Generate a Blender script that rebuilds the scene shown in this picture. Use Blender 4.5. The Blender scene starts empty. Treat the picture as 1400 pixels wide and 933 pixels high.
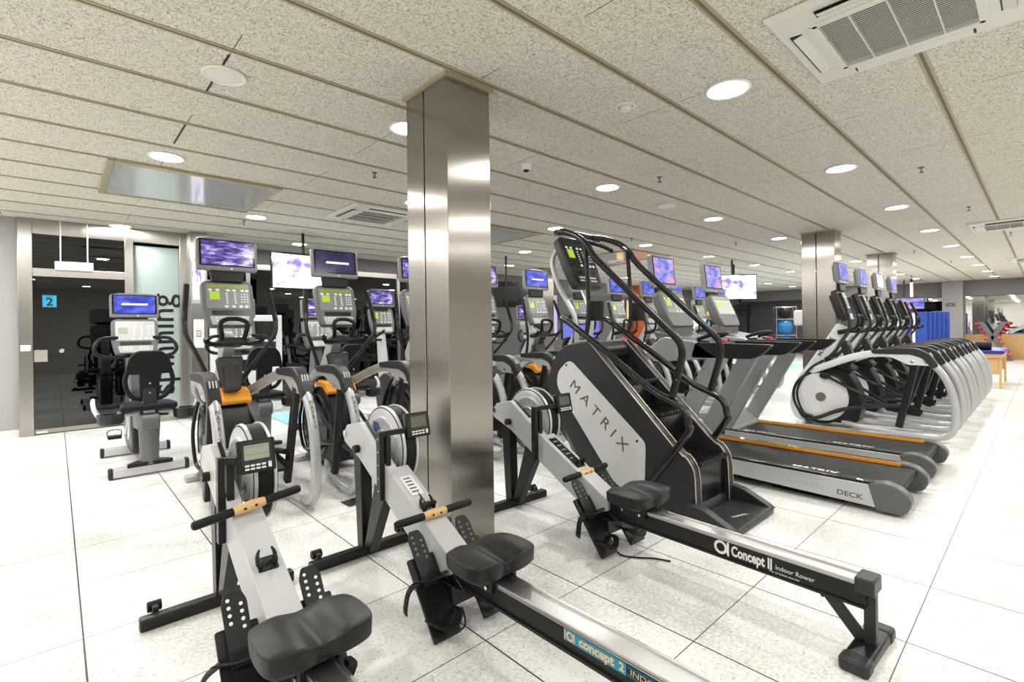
import bpy, bmesh, math, random
from mathutils import Vector, Matrix
random.seed(7)
scene = bpy.context.scene
COL = scene.collection
PI = math.pi

# ---------------------------------------------------------------- materials
MATS = {}
def mat(name, color=(.8,.8,.8), rough=.5, metal=0., spec=.5, emit=None, estr=0., coat=0., noise=0., nscale=20., bump=0., bscale=200.):
    m = bpy.data.materials.new(name); m.use_nodes = True
    nt = m.node_tree; b = nt.nodes['Principled BSDF']
    b.inputs['Base Color'].default_value = (*color, 1)
    b.inputs['Roughness'].default_value = rough
    b.inputs['Metallic'].default_value = metal
    b.inputs['Specular IOR Level'].default_value = spec
    b.inputs['Coat Weight'].default_value = coat
    if emit is not None:
        b.inputs['Emission Color'].default_value = (*emit, 1)
        b.inputs['Emission Strength'].default_value = estr
    tc = nt.nodes.new('ShaderNodeTexCoord')
    if noise > 0:
        n = nt.nodes.new('ShaderNodeTexNoise'); n.inputs['Scale'].default_value = nscale
        n.inputs['Detail'].default_value = 4
        nt.links.new(tc.outputs['Object'], n.inputs['Vector'])
        mr = nt.nodes.new('ShaderNodeMapRange')
        mr.inputs['To Min'].default_value = max(0.02, rough - noise); mr.inputs['To Max'].default_value = min(1, rough + noise)
        nt.links.new(n.outputs['Fac'], mr.inputs['Value']); nt.links.new(mr.outputs['Result'], b.inputs['Roughness'])
    if bump > 0:
        n = nt.nodes.new('ShaderNodeTexNoise'); n.inputs['Scale'].default_value = bscale
        nt.links.new(tc.outputs['Object'], n.inputs['Vector'])
        bp = nt.nodes.new('ShaderNodeBump'); bp.inputs['Strength'].default_value = bump; bp.inputs['Distance'].default_value = .002
        nt.links.new(n.outputs['Fac'], bp.inputs['Height']); nt.links.new(bp.outputs['Normal'], b.inputs['Normal'])
    MATS[name] = m
    return m

black_plastic = mat('black_plastic', (.008,.008,.0085), .40, spec=.32, noise=.08, bump=.15, bscale=600)
seat_black = mat('seat_black', (.010,.010,.0105), .42, spec=.35, bump=.1, bscale=500)
black_gloss = mat('black_gloss', (.006,.006,.0065), .26, coat=.3, noise=.04)
black_rubber = mat('black_rubber', (.009,.009,.0095), .50, spec=.22, noise=.08, bump=.3, bscale=400)
black_metal = mat('black_metal', (.008,.008,.0085), .33, spec=.35, noise=.06)
dark_grey = mat('dark_grey_plastic', (.022,.023,.0245), .40, spec=.4, noise=.08)
mid_grey = mat('mid_grey_plastic', (.12,.124,.128), .45, noise=.06)
cap_grey = mat('cap_grey', (.09,.093,.096), .4, noise=.05)
tv_grey = mat('tv_grey', (.19,.197,.197), .38, noise=.05)
silver = mat('silver_paint', (.47,.48,.485), .34, metal=.35, noise=.06)
plate_grey = mat('plate_grey', (.30,.315,.32), .36, metal=.3, noise=.05)
bright_silver = mat('bright_silver', (.58,.59,.60), .3, metal=.3, noise=.05)
white_paint = mat('white_paint', (.66,.67,.67), .38, noise=.06)
rower_grey = mat('rower_grey', (.48,.49,.495), .4, noise=.05)
panel_light = mat('light_panel', (.60,.61,.61), .35, noise=.05)
chrome = mat('chrome', (.8,.8,.8), .12, metal=1)
rail_steel = mat('rail_steel', (.60,.60,.59), .34, metal=1, noise=.03, nscale=3)
orange = mat('orange_plastic', (.85,.36,.03), .4)
wood = mat('handle_wood', (.66,.42,.2), .45, noise=.08)
teal = mat('teal_sticker', (.02,.27,.42), .4)
cream = mat('cream_print', (.75,.55,.30), .5)
white_print = mat('white_print', (.8,.8,.78), .5)
grey_print = mat('grey_print', (.08,.08,.085), .5)
light_print = mat('light_grey_print', (.33,.33,.33), .5)
blue_print = mat('blue_print', (.02,.10,.3), .5)
cyan_print = mat('cyan_print', (.02,.45,.7), .5)
beige_trim = mat('beige_trim', (.46,.40,.27), .42, metal=.3)
slot_dark = mat('slot_dark', (.17,.14,.09), .6)
edge_trim = mat('edge_trim', (.55,.50,.42), .3, metal=.6)
lcd = mat('lcd', (.33,.36,.28), .25)
lcd_dark = mat('lcd_dark', (.12,.13,.09), .25)
btn_white = mat('button_white', (.75,.76,.74), .4)
lime = mat('lime_display', (.25,.38,.02), .3, emit=(.45,.75,.03), estr=.55)
lime_row = mat('lime_row', (.12,.14,.02), .3, emit=(.5,.6,.05), estr=.35)
con_face = mat('console_face', (.22,.228,.235), .35, noise=.05)
con_face_pale = mat('console_face_pale', (.5,.51,.5), .3)
ac_white = mat('ac_white', (.72,.71,.66), .45, noise=.04)
lamp_rim = mat('lamp_rim', (.8,.8,.77), .4)
lamp_glow = mat('lamp_glow', (1,1,1), .5, emit=(1,.98,.94), estr=30)
off_disc = mat('diffuser_off', (.78,.77,.70), .35)
wall_grey = mat('wall_grey', (.33,.322,.328), .75, noise=.1, bump=.05, bscale=60)
wall_dark = mat('wall_dark', (.10,.097,.10), .7, noise=.1)
beam_grey = mat('beam_grey', (.17,.165,.17), .7, noise=.1)
wall_white = mat('wall_white', (.62,.60,.57), .8, noise=.1)
base_white = mat('baseboard_white', (.7,.69,.67), .5)
blue_mat = mat('blue_vinyl', (.012,.06,.36), .45, noise=.08)
blue_pad = mat('blue_pad', (.02,.03,.28), .35)
blue_ball = mat('blue_ball', (.01,.16,.42), .25)
pale_blue = mat('pale_blue_mat', (.30,.58,.72), .6)
red_rub = mat('red_rubber', (.60,.015,.03), .45)
bench_wood = mat('bench_wood', (.62,.40,.18), .5, noise=.1)
dark_room = mat('dark_room', (.03,.03,.032), .7)
amber_strip = mat('amber_strip', (.55,.36,.10), .4)
pedal_blk = black_rubber
poster_white = mat('poster_white', (.72,.72,.72), .5)
mirror = mat('mirror', (.82,.84,.82), .02, metal=1)
yellow_led = mat('lit_tube', (1,.85,.6), .4, emit=(1,.75,.35), estr=3)
sky_panel = mat('ceiling_glass', (.62,.66,.67), .10, metal=.25)
cyan_sign = mat('cyan_sign', (.02,.35,.6), .4)
clear_black = mat('screen_bezel', (.006,.006,.007), .12)

def fibre_wood(name, c1, c2, scale):
    m = mat(name, c1, .45); nt = m.node_tree; b = nt.nodes['Principled BSDF']
    tc = nt.nodes.new('ShaderNodeTexCoord'); mp = nt.nodes.new('ShaderNodeMapping'); mp.inputs['Scale'].default_value = scale
    n = nt.nodes.new('ShaderNodeTexNoise'); n.inputs['Scale'].default_value = 6; n.inputs['Detail'].default_value = 6
    r = nt.nodes.new('ShaderNodeMix'); r.data_type = 'RGBA'
    r.inputs[6].default_value = (*c1, 1); r.inputs[7].default_value = (*c2, 1)
    nt.links.new(tc.outputs['Object'], mp.inputs['Vector']); nt.links.new(mp.outputs[0], n.inputs['Vector'])
    nt.links.new(n.outputs['Fac'], r.inputs[0]); nt.links.new(r.outputs[2], b.inputs['Base Color'])
    return m
wainscot_wood = fibre_wood('wainscot_wood', (.55,.32,.12), (.72,.47,.22), (1, 1, 12))

# brushed stainless steel
def brushed(name, col, rough=.26):
    m = mat(name, col, rough, metal=1); nt = m.node_tree; b = nt.nodes['Principled BSDF']
    tc = nt.nodes.new('ShaderNodeTexCoord'); mp = nt.nodes.new('ShaderNodeMapping'); mp.inputs['Scale'].default_value = (140, 140, 1.2)
    n = nt.nodes.new('ShaderNodeTexNoise'); n.inputs['Scale'].default_value = 3; n.inputs['Detail'].default_value = 3
    nt.links.new(tc.outputs['Object'], mp.inputs['Vector']); nt.links.new(mp.outputs[0], n.inputs['Vector'])
    bp = nt.nodes.new('ShaderNodeBump'); bp.inputs['Strength'].default_value = .10; bp.inputs['Distance'].default_value = .001
    nt.links.new(n.outputs['Fac'], bp.inputs['Height']); nt.links.new(bp.outputs['Normal'], b.inputs['Normal'])
    tg = nt.nodes.new('ShaderNodeTangent'); tg.direction_type = 'RADIAL'; tg.axis = 'Z'
    b.inputs['Anisotropic'].default_value = .88
    b.inputs['Anisotropic Rotation'].default_value = 0.0
    nt.links.new(tg.outputs[0], b.inputs['Tangent'])
    return m
steel = brushed('brushed_steel', (.35,.33,.305), .21)
steel_light = brushed('brushed_steel_light', (.42,.405,.385), .34)

def node_math(nt, op, a, b=None, c=None):
    n = nt.nodes.new('ShaderNodeMath'); n.operation = op
    for i, v in enumerate((a, b, c)):
        if v is None: continue
        if isinstance(v, (int, float)): n.inputs[i].default_value = v
        else: nt.links.new(v, n.inputs[i])
    return n.outputs[0]
def line_mask(nt, coord, x0, pitch, w):
    f = node_math(nt, 'ADD', node_math(nt, 'DIVIDE', node_math(nt, 'SUBTRACT', coord, x0), pitch), .5)
    f = node_math(nt, 'FRACT', node_math(nt, 'ADD', f, 100))
    d = node_math(nt, 'MULTIPLY', node_math(nt, 'ABSOLUTE', node_math(nt, 'SUBTRACT', f, .5)), pitch)
    return node_math(nt, 'LESS_THAN', d, w)

def floor_material():
    m = mat('terrazzo_floor', (.8,.8,.78), .35); nt = m.node_tree; b = nt.nodes['Principled BSDF']
    tc = nt.nodes.new('ShaderNodeTexCoord'); sep = nt.nodes.new('ShaderNodeSeparateXYZ')
    nt.links.new(tc.outputs['Object'], sep.inputs[0])
    v = nt.nodes.new('ShaderNodeTexVoronoi'); v.inputs['Scale'].default_value = 95; nt.links.new(tc.outputs['Object'], v.inputs['Vector'])
    n1 = nt.nodes.new('ShaderNodeTexNoise'); n1.inputs['Scale'].default_value = 60; n1.inputs['Detail'].default_value = 5
    n2 = nt.nodes.new('ShaderNodeTexNoise'); n2.inputs['Scale'].default_value = 1.3; n2.inputs['Detail'].default_value = 4
    for n in (n1, n2): nt.links.new(tc.outputs['Object'], n.inputs['Vector'])
    cr = nt.nodes.new('ShaderNodeValToRGB')
    cr.color_ramp.elements[0].position = .0; cr.color_ramp.elements[0].color = (.20,.19,.17,1)
    cr.color_ramp.elements[1].position = .16; cr.color_ramp.elements[1].color = (1,1,1,1)
    # sparse chips: random cell colour decides
    sp = nt.nodes.new('ShaderNodeSeparateColor'); nt.links.new(v.outputs['Color'], sp.inputs[0])
    chip = node_math(nt, 'MULTIPLY', node_math(nt, 'LESS_THAN', v.outputs['Distance'], .30), node_math(nt, 'GREATER_THAN', sp.outputs[0], .90))
    base = nt.nodes.new('ShaderNodeMix'); base.data_type = 'RGBA'
    base.inputs[6].default_value = (.52,.515,.48,1); base.inputs[7].default_value = (.83,.835,.815,1)
    mixf = node_math(nt, 'ADD', node_math(nt, 'MULTIPLY', n1.outputs['Fac'], .55), node_math(nt, 'MULTIPLY', n2.outputs['Fac'], .65))
    mr = nt.nodes.new('ShaderNodeMapRange'); mr.inputs[1].default_value = .44; mr.inputs[2].default_value = .66
    nt.links.new(mixf, mr.inputs[0]); nt.links.new(mr.outputs[0], base.inputs[0])
    c2 = nt.nodes.new('ShaderNodeMix'); c2.data_type = 'RGBA'; c2.inputs[7].default_value = (.20,.19,.16,1)
    nt.links.new(base.outputs[2], c2.inputs[6]); nt.links.new(node_math(nt, 'MULTIPLY', chip, .8), c2.inputs[0])
    l1 = line_mask(nt, sep.outputs[0], .078, .6375, .0034)
    l2 = line_mask(nt, sep.outputs[1], 1.035, .6225, .0024)
    c3 = nt.nodes.new('ShaderNodeMix'); c3.data_type = 'RGBA'; c3.inputs[7].default_value = (.03,.028,.025,1)
    nt.links.new(c2.outputs[2], c3.inputs[6]); nt.links.new(l1, c3.inputs[0])
    c4 = nt.nodes.new('ShaderNodeMix'); c4.data_type = 'RGBA'; c4.inputs[7].default_value = (.06,.055,.05,1)
    nt.links.new(c3.outputs[2], c4.inputs[6]); nt.links.new(l2, c4.inputs[0])
    nt.links.new(c4.outputs[2], b.inputs['Base Color'])
    b.inputs['Roughness'].default_value = .32
    b.inputs['Specular IOR Level'].default_value = .35
    return m

def ceiling_material():
    m = mat('wood_wool_ceiling', (.6,.56,.47), .9); nt = m.node_tree; b = nt.nodes['Principled BSDF']
    tc = nt.nodes.new('ShaderNodeTexCoord'); sep = nt.nodes.new('ShaderNodeSeparateXYZ')
    nt.links.new(tc.outputs['Object'], sep.inputs[0])
    def strands(sx, sy, rot, sc):
        mp = nt.nodes.new('ShaderNodeMapping'); mp.inputs['Scale'].default_value = (sx, sy, 1); mp.inputs['Rotation'].default_value = (0, 0, rot)
        nz = nt.nodes.new('ShaderNodeTexNoise'); nz.inputs['Scale'].default_value = sc; nz.inputs['Detail'].default_value = 2; nz.inputs['Distortion'].default_value = 1.5
        nt.links.new(tc.outputs['Object'], mp.inputs['Vector']); nt.links.new(mp.outputs[0], nz.inputs['Vector'])
        return nz.outputs['Fac']
    a = strands(1, 3.5, .5, 40); c = strands(3.5, 1, .3, 40); d = strands(1.5, 3, -.9, 55)
    mn = node_math(nt, 'MINIMUM', node_math(nt, 'MINIMUM', a, c), d)
    cr = nt.nodes.new('ShaderNodeValToRGB')
    e = cr.color_ramp.elements
    e[0].position = .28; e[0].color = (.15,.125,.09,1)
    e[1].position = .46; e[1].color = (.79,.755,.68,1)
    nt.links.new(mn, cr.inputs[0])
    # cross joints, staggered from row to row
    row = node_math(nt, 'FLOOR', node_math(nt, 'DIVIDE', node_math(nt, 'ADD', node_math(nt, 'SUBTRACT', sep.outputs[1], .475), 64), .638))
    off = node_math(nt, 'MULTIPLY', node_math(nt, 'FRACT', node_math(nt, 'MULTIPLY', row, .5)), 2.45)
    lm = line_mask(nt, node_math(nt, 'ADD', sep.outputs[0], off), .73, 2.45, .003)
    c3 = nt.nodes.new('ShaderNodeMix'); c3.data_type = 'RGBA'; c3.inputs[7].default_value = (.12,.10,.08,1)
    nt.links.new(cr.outputs[0], c3.inputs[6]); nt.links.new(lm, c3.inputs[0])
    nt.links.new(c3.outputs[2], b.inputs['Base Color'])
    bp = nt.nodes.new('ShaderNodeBump'); bp.inputs['Strength'].default_value = .35; bp.inputs['Distance'].default_value = .003
    nt.links.new(mn, bp.inputs['Height']); nt.links.new(bp.outputs['Normal'], b.inputs['Normal'])
    return m
floor_m = floor_material(); ceil_m = ceiling_material()

def glass_mat(name, tint, rough=.0, refl=1.0):
    m = bpy.data.materials.new(name); m.use_nodes = True; nt = m.node_tree
    nt.nodes.clear(); out = nt.nodes.new('ShaderNodeOutputMaterial')
    tr = nt.nodes.new('ShaderNodeBsdfTransparent'); tr.inputs[0].default_value = (*tint, 1)
    gl = nt.nodes.new('ShaderNodeBsdfGlossy'); gl.inputs['Roughness'].default_value = rough
    fr = nt.nodes.new('ShaderNodeFresnel'); fr.inputs[0].default_value = 1.6
    mx = nt.nodes.new('ShaderNodeMixShader')
    nt.links.new(node_math(nt, 'MULTIPLY', fr.outputs[0], refl), mx.inputs[0])
    nt.links.new(tr.outputs[0], mx.inputs[1]); nt.links.new(gl.outputs[0], mx.inputs[2]); nt.links.new(mx.outputs[0], out.inputs[0])
    return m
door_glass = glass_mat('door_glass', (.15,.24,.27), .0, 1.6)
frost = mat('frosted_glass', (.36,.45,.44), .25, spec=.5)

def screen_mat(name, kind, strength=1.3):
    m = mat(name, (.01,.01,.01), .15, emit=(1,1,1), estr=strength); nt = m.node_tree; b = nt.nodes['Principled BSDF']
    tc = nt.nodes.new('ShaderNodeTexCoord'); mp = nt.nodes.new('ShaderNodeMapping')
    n = nt.nodes.new('ShaderNodeTexNoise'); n.inputs['Detail'].default_value = 6
    cr = nt.nodes.new('ShaderNodeValToRGB'); el = cr.color_ramp.elements
    nt.links.new(tc.outputs['Generated'], mp.inputs['Vector']); nt.links.new(mp.outputs[0], n.inputs['Vector'])
    sep = nt.nodes.new('ShaderNodeSeparateXYZ'); nt.links.new(tc.outputs['Generated'], sep.inputs[0])
    if kind == 'cloud':
        mp.inputs['Scale'].default_value = (2.4, 1, 4.5); n.inputs['Scale'].default_value = 1.6; n.inputs['Distortion'].default_value = .6
        el[0].position = .38; el[0].color = (.03,.02,.13,1); el[1].position = .72; el[1].color = (.75,.72,1,1)
        x = el.new(.52); x.color = (.18,.12,.45,1)
        # sky above the clouds
        f = node_math(nt, 'SUBTRACT', n.outputs['Fac'], node_math(nt, 'MULTIPLY', node_math(nt, 'MAXIMUM', node_math(nt, 'SUBTRACT', sep.outputs[2], .7), 0), .5))
        nt.links.new(f, cr.inputs[0])
    elif kind == 'blue':
        mp.inputs['Scale'].default_value = (1.5, 1, 1.2); n.inputs['Scale'].default_value = 2.2; n.inputs['Detail'].default_value = 1
        el[0].position = .35; el[0].color = (.025,.05,.50,1); el[1].position = .7; el[1].color = (.13,.17,.85,1)
        nt.links.new(n.outputs['Fac'], cr.inputs[0])
    elif kind == 'dark':
        mp.inputs['Scale'].default_value = (2, 1, 1); n.inputs['Scale'].default_value = 2
        el[0].position = .4; el[0].color = (.012,.012,.07,1); el[1].position = .75; el[1].color = (.07,.05,.16,1)
        nt.links.new(n.outputs['Fac'], cr.inputs[0])
    elif kind == 'pink':
        mp.inputs['Scale'].default_value = (1.5, 1, 2); n.inputs['Scale'].default_value = 1.7; n.inputs['Distortion'].default_value = 1
        el[0].position = .35; el[0].color = (.05,.12,.6,1); el[1].position = .65; el[1].color = (.85,.35,.55,1)
        x = el.new(.5); x.color = (.3,.3,.85,1)
        nt.links.new(n.outputs['Fac'], cr.inputs[0])
    elif kind == 'bright':
        mp.inputs['Scale'].default_value = (2.2, 1, 1.2); n.inputs['Scale'].default_value = 1.8; n.inputs['Detail'].default_value = 3
        el[0].position = .36; el[0].color = (.22,.16,.52,1); el[1].position = .50; el[1].color = (.93,.93,1,1)
        nt.links.new(n.outputs['Fac'], cr.inputs[0])
    nt.links.new(cr.outputs[0], b.inputs['Emission Color'])
    return m
SCR = {k: screen_mat('screen_'+k, k, s) for k, s in (('cloud',1.7),('blue',1.35),('dark',1.1),('pink',1.3),('bright',2.0))}
bar_glow = mat('screen_bar', (.5,.5,.5), .4, emit=(.8,.85,1), estr=1.3)

# ---------------------------------------------------------------- mesh builder
def V(*a): return Vector(a)
def catmull(pts, n=5):
    pts = [Vector(p) for p in pts]
    if len(pts) < 3: return pts
    out = []
    P = [pts[0]*2-pts[1]] + pts + [pts[-1]*2-pts[-2]]
    for i in range(1, len(P)-2):
        p0, p1, p2, p3 = P[i-1:i+3]
        for k in range(n):
            t = k/n
            out.append(.5*((2*p1)+(p2-p0)*t+(2*p0-5*p1+4*p2-p3)*t*t+(3*p1-p0-3*p2+p3)*t**3))
    out.append(pts[-1]); return out
def rrect(w, h, r, n=4):
    pts = []
    for cx, cy, a0 in ((w/2-r, h/2-r, 0), (-w/2+r, h/2-r, 90), (-w/2+r, -h/2+r, 180), (w/2-r, -h/2+r, 270)):
        for k in range(n+1):
            a = math.radians(a0 + 90*k/n); pts.append((cx+r*math.cos(a), cy+r*math.sin(a)))
    return pts
def rounded(poly, r, n=4):
    """round the corners of a polygon"""
    out = []; N = len(poly)
    for i in range(N):
        a, b, c = Vector(poly[i-1]), Vector(poly[i]), Vector(poly[(i+1) % N])
        rr = r[i] if isinstance(r, (list, tuple)) else r
        d1, d2 = (a-b), (c-b); l = min(rr, d1.length*.45, d2.length*.45)
        if l < 1e-5: out.append(tuple(b)); continue
        p, q = b+d1.normalized()*l, b+d2.normalized()*l
        for k in range(n+1):
            t = k/n; out.append(tuple((1-t)**2*p+2*t*(1-t)*b+t*t*q))
    return out
class MB:
    def __init__(s): s.v = []; s.f = []
    def add(s, vs, fs):
        o = len(s.v); s.v += [Vector(v) for v in vs]; s.f += [tuple(i+o for i in f) for f in fs]; return s
    def ext(s, pts, O, U, Vv, N, a, b):
        """extrude polygon pts (u,v) in frame O,U,V from a to b along N"""
        O, U, Vv, N = map(Vector, (O, U, Vv, N)); n = len(pts)
        lo = [O+U*p[0]+Vv*p[1]+N*a for p in pts]; hi = [O+U*p[0]+Vv*p[1]+N*b for p in pts]
        fs = [tuple(range(n-1, -1, -1)), tuple(range(n, 2*n))] + [(i, (i+1) % n, n+(i+1) % n, n+i) for i in range(n)]
        return s.add(lo+hi, fs)
    def yz(s, pts, x0, x1): return s.ext(pts, (0,0,0), (0,1,0), (0,0,1), (1,0,0), x0, x1)
    def xy(s, pts, z0, z1): return s.ext(pts, (0,0,0), (1,0,0), (0,1,0), (0,0,1), z0, z1)
    def xz(s, pts, y0, y1): return s.ext(pts, (0,0,0), (1,0,0), (0,0,1), (0,1,0), y0, y1)
    def box(s, x0, x1, y0, y1, z0, z1): return s.xy([(x0,y0),(x1,y0),(x1,y1),(x0,y1)], z0, z1)
    def bar(s, p, q, w, h, up=(0,0,1), r=0):
        """box of section w x h from p to q"""
        p, q = Vector(p), Vector(q); d = (q-p); L = d.length; d.normalize()
        u = Vector(up); 
        if abs(d.dot(u)) > .98: u = Vector((0,1,0))
        side = d.cross(u).normalized(); up2 = side.cross(d).normalized()
        pts = rrect(w, h, r, 3) if r else [(-w/2,-h/2),(w/2,-h/2),(w/2,h/2),(-w/2,h/2)]
        return s.ext(pts, p, side, up2, d, 0, L)
    def tube(s, pts, r, seg=10, smooth=0, flat=1.0, caps=True):
        pts = [Vector(p) for p in pts]
        if smooth: 
            n0 = len(pts); pts = catmull(pts, smooth)
            if isinstance(r, (list, tuple)):
                rr = []
                for i in range(n0-1):
                    for k in range(smooth): rr.append(r[i]+(r[i+1]-r[i])*k/smooth)
                r = rr+[r[-1]]
        n = len(pts); R_ = r if isinstance(r, (list, tuple)) else [r]*n
        t0 = (pts[1]-pts[0]).normalized(); ref = Vector((0,0,1)) if abs(t0.z) < .9 else Vector((1,0,0))
        u = t0.cross(ref).normalized(); vs = []; fs = []
        for i, p in enumerate(pts):
            t = (pts[min(i+1, n-1)]-pts[max(i-1, 0)]).normalized()
            u = (u-t*u.dot(t)).normalized(); w = t.cross(u)
            for k in range(seg):
                a = 2*PI*k/seg; vs.append(p+(u*math.cos(a)+w*math.sin(a)*flat)*R_[i])
        for i in range(n-1):
            for k in range(seg):
                k2 = (k+1) % seg; fs.append((i*seg+k, i*seg+k2, (i+1)*seg+k2, (i+1)*seg+k))
        if caps: fs += [tuple(range(seg-1, -1, -1)), tuple((n-1)*seg+k for k in range(seg))]
        return s.add(vs, fs)
    def cyl(s, p, q, r, r2=None, seg=16): return s.tube([p, q], [r, r if r2 is None else r2], seg)
    def lathe(s, prof, O, axis=(0,0,1), seg=32, closed=False):
        """prof: (radius, height) along axis"""
        O = Vector(O); ax = Vector(axis).normalized(); ref = Vector((1,0,0)) if abs(ax.x) < .9 else Vector((0,1,0))
        u = ax.cross(ref).normalized(); w = ax.cross(u); vs = []; fs = []; n = len(prof)
        for r, h in prof:
            for k in range(seg):
                a = 2*PI*k/seg; vs.append(O+ax*h+(u*math.cos(a)+w*math.sin(a))*max(r, 1e-4))
        m = n if closed else n-1
        for i in range(m):
            j = (i+1) % n
            for k in range(seg):
                k2 = (k+1) % seg; fs.append((i*seg+k, i*seg+k2, j*seg+k2, j*seg+k))
        return s.add(vs, fs)
    def sphere(s, c, r, seg=16, ring=10, sc=(1,1,1)):
        c = Vector(c); prof = []
        vs = []; fs = []
        for i in range(ring+1):
            a = PI*i/ring
            for k in range(seg):
                b = 2*PI*k/seg; rr = max(math.sin(a), 1e-3)
                vs.append(c+Vector((r*rr*math.cos(b)*sc[0], r*rr*math.sin(b)*sc[1], r*math.cos(a)*sc[2])))
        for i in range(ring):
            for k in range(seg):
                k2 = (k+1) % seg; fs.append((i*seg+k, (i+1)*seg+k, (i+1)*seg+k2, i*seg+k2))
        return s.add(vs, fs)
    def build(s, name, material, parent=None, bevel=0, ang=35, seg=2):
        me = bpy.data.meshes.new(name); me.from_pydata([tuple(v) for v in s.v], [], s.f)
        bm = bmesh.new(); bm.from_mesh(me); bmesh.ops.recalc_face_normals(bm, faces=bm.faces); bm.to_mesh(me); bm.free()
        me.materials.append(material)
        for p in me.polygons: p.use_smooth = True
        try: me.set_sharp_from_angle(angle=math.radians(ang))
        except Exception: pass
        o = bpy.data.objects.new(name, me); COL.objects.link(o)
        if parent is not None: o.parent = parent
        if bevel:
            b = o.modifiers.new('bevel', 'BEVEL'); b.width = bevel; b.segments = seg; b.limit_method = 'ANGLE'; b.angle_limit = math.radians(40)
            b.harden_normals = False
        return o
def text(s, size, material, parent, O, U, W, name='lettering', offset=0., ext=.0006, align='CENTER', shear=0., sx=1.):
    """lettering lying in the plane U (reading direction), W (up of the letters), centred at O"""
    cu = bpy.data.curves.new(name, 'FONT'); cu.body = s; cu.size = size; cu.extrude = ext; cu.offset = offset
    cu.align_x = align; cu.align_y = 'CENTER'; cu.shear = shear; cu.resolution_u = 3
    t = bpy.data.objects.new('tmp_text', cu); COL.objects.link(t)
    bpy.context.view_layer.update()
    me = bpy.data.meshes.new_from_object(t.evaluated_get(bpy.context.evaluated_depsgraph_get()))
    bpy.data.objects.remove(t); bpy.data.curves.remove(cu)
    U = Vector(U).normalized(); W = Vector(W).normalized(); N = U.cross(W)
    M = Matrix(((U.x*sx,W.x,N.x,O[0]),(U.y*sx,W.y,N.y,O[1]),(U.z*sx,W.z,N.z,O[2]),(0,0,0,1)))
    me.transform(M); me.name = name; me.materials.clear(); me.materials.append(material)
    o = bpy.data.objects.new(name, me); COL.objects.link(o)
    if parent is not None: o.parent = parent
    return o
def merge_mesh(name, objs, parent):
    """join several lettering meshes into one part"""
    bm = bmesh.new()
    for o in objs: bm.from_mesh(o.data)
    me = bpy.data.meshes.new(name); bm.to_mesh(me); bm.free(); me.materials.append(objs[0].data.materials[0])
    for o in objs: bpy.data.objects.remove(o)
    r = bpy.data.objects.new(name, me); COL.objects.link(r); r.parent = parent
    return r
def tag(o, label=None, cat=None, group=None, kind=None):
    if label: o['label'] = label
    if cat: o['category'] = cat
    if group: o['group'] = group
    if kind: o['kind'] = kind
    return o
def thing(name, label, cat, loc=(0,0,0), rotz=0, group=None):
    o = bpy.data.objects.new(name, None); COL.objects.link(o); o.empty_display_size = .2
    o.location = loc; o.rotation_euler = (0, 0, rotz)
    return tag(o, label, cat, group)
def copy_tree(o, parent=None):
    c = o.copy(); COL.objects.link(c)
    if parent is not None: c.parent = parent
    for ch in list(o.children): copy_tree(ch, c)
    return c
def find(o, name):
    for c in o.children:
        if c.name.split('.')[0] == name: return c
        r = find(c, name)
        if r: return r
def set_mat(o, m):
    if o is None: return
    o.material_slots[0].link = 'OBJECT'; o.material_slots[0].material = m
ORD = ['nearest','second','third','fourth','fifth','sixth','seventh','eighth','ninth','tenth','eleventh','twelfth']

# ---------------------------------------------------------------- camera
A = math.radians(47.24); RL = math.radians(.75); H = 1.35; CEIL = 2.9
cam_d = bpy.data.cameras.new('camera'); cam = bpy.data.objects.new('camera', cam_d); COL.objects.link(cam)
cam_d.sensor_width = 36; cam_d.lens = 675/1400*36; cam_d.shift_y = -17.5/1400; cam_d.clip_start = .05
f = V(math.cos(A), math.sin(A), 0); r = V(math.sin(A), -math.cos(A), 0); up = V(0,0,1)
cx = r*math.cos(RL)-up*math.sin(RL); cy = r*math.sin(RL)+up*math.cos(RL)
cam.matrix_world = Matrix(((cx.x,cy.x,-f.x,0),(cx.y,cy.y,-f.y,0),(cx.z,cy.z,-f.z,H),(0,0,0,1)))
scene.camera = cam

# ---------------------------------------------------------------- the setting
def struct(name, mb, m, bevel=0, parent=None):
    o = mb.build(name, m, parent, bevel)
    if parent is None: tag(o, kind='structure')
    return o
XL, XR, YB, YF, YG = -4.0, 25.2, -5.0, 10.6, 9.2
struct('floor', MB().box(XL, XR, YB, 13, -.1, 0), floor_m)
struct('ceiling', MB().box(XL, XR, YB, 13, CEIL, CEIL+.1), ceil_m)
struct('wall_left', MB().box(XL-.1, XL, YB, 13, 0, CEIL), wall_white)
struct('wall_behind', MB().box(XL, XR, YB-.1, YB, 0, CEIL), wall_white)
# plastered wall left of the glass front
struct('wall_plaster', MB().box(XL, -.36, YG, YG+.25, 0, CEIL), wall_grey)
struct('baseboard_plaster', MB().box(XL, -.36, YG-.015, YG, 0, .10), base_white, .003)
# ceiling profiles (channel: two beige lips and a dark slot)
k = 0; y = .475-.638*8
while y < 12.9:
    k += 1
    m = MB()
    for s in (-1, 1): m.box(XL, XR, y+s*.016-.007, y+s*.016+.007, CEIL-.005, CEIL-.001)
    o = struct('trim_%d' % k, m, beige_trim)
    MB().box(XL, XR, y-.009, y+.009, CEIL-.003, CEIL-.001).build('slot', slot_dark, o)
    y += .638
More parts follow.
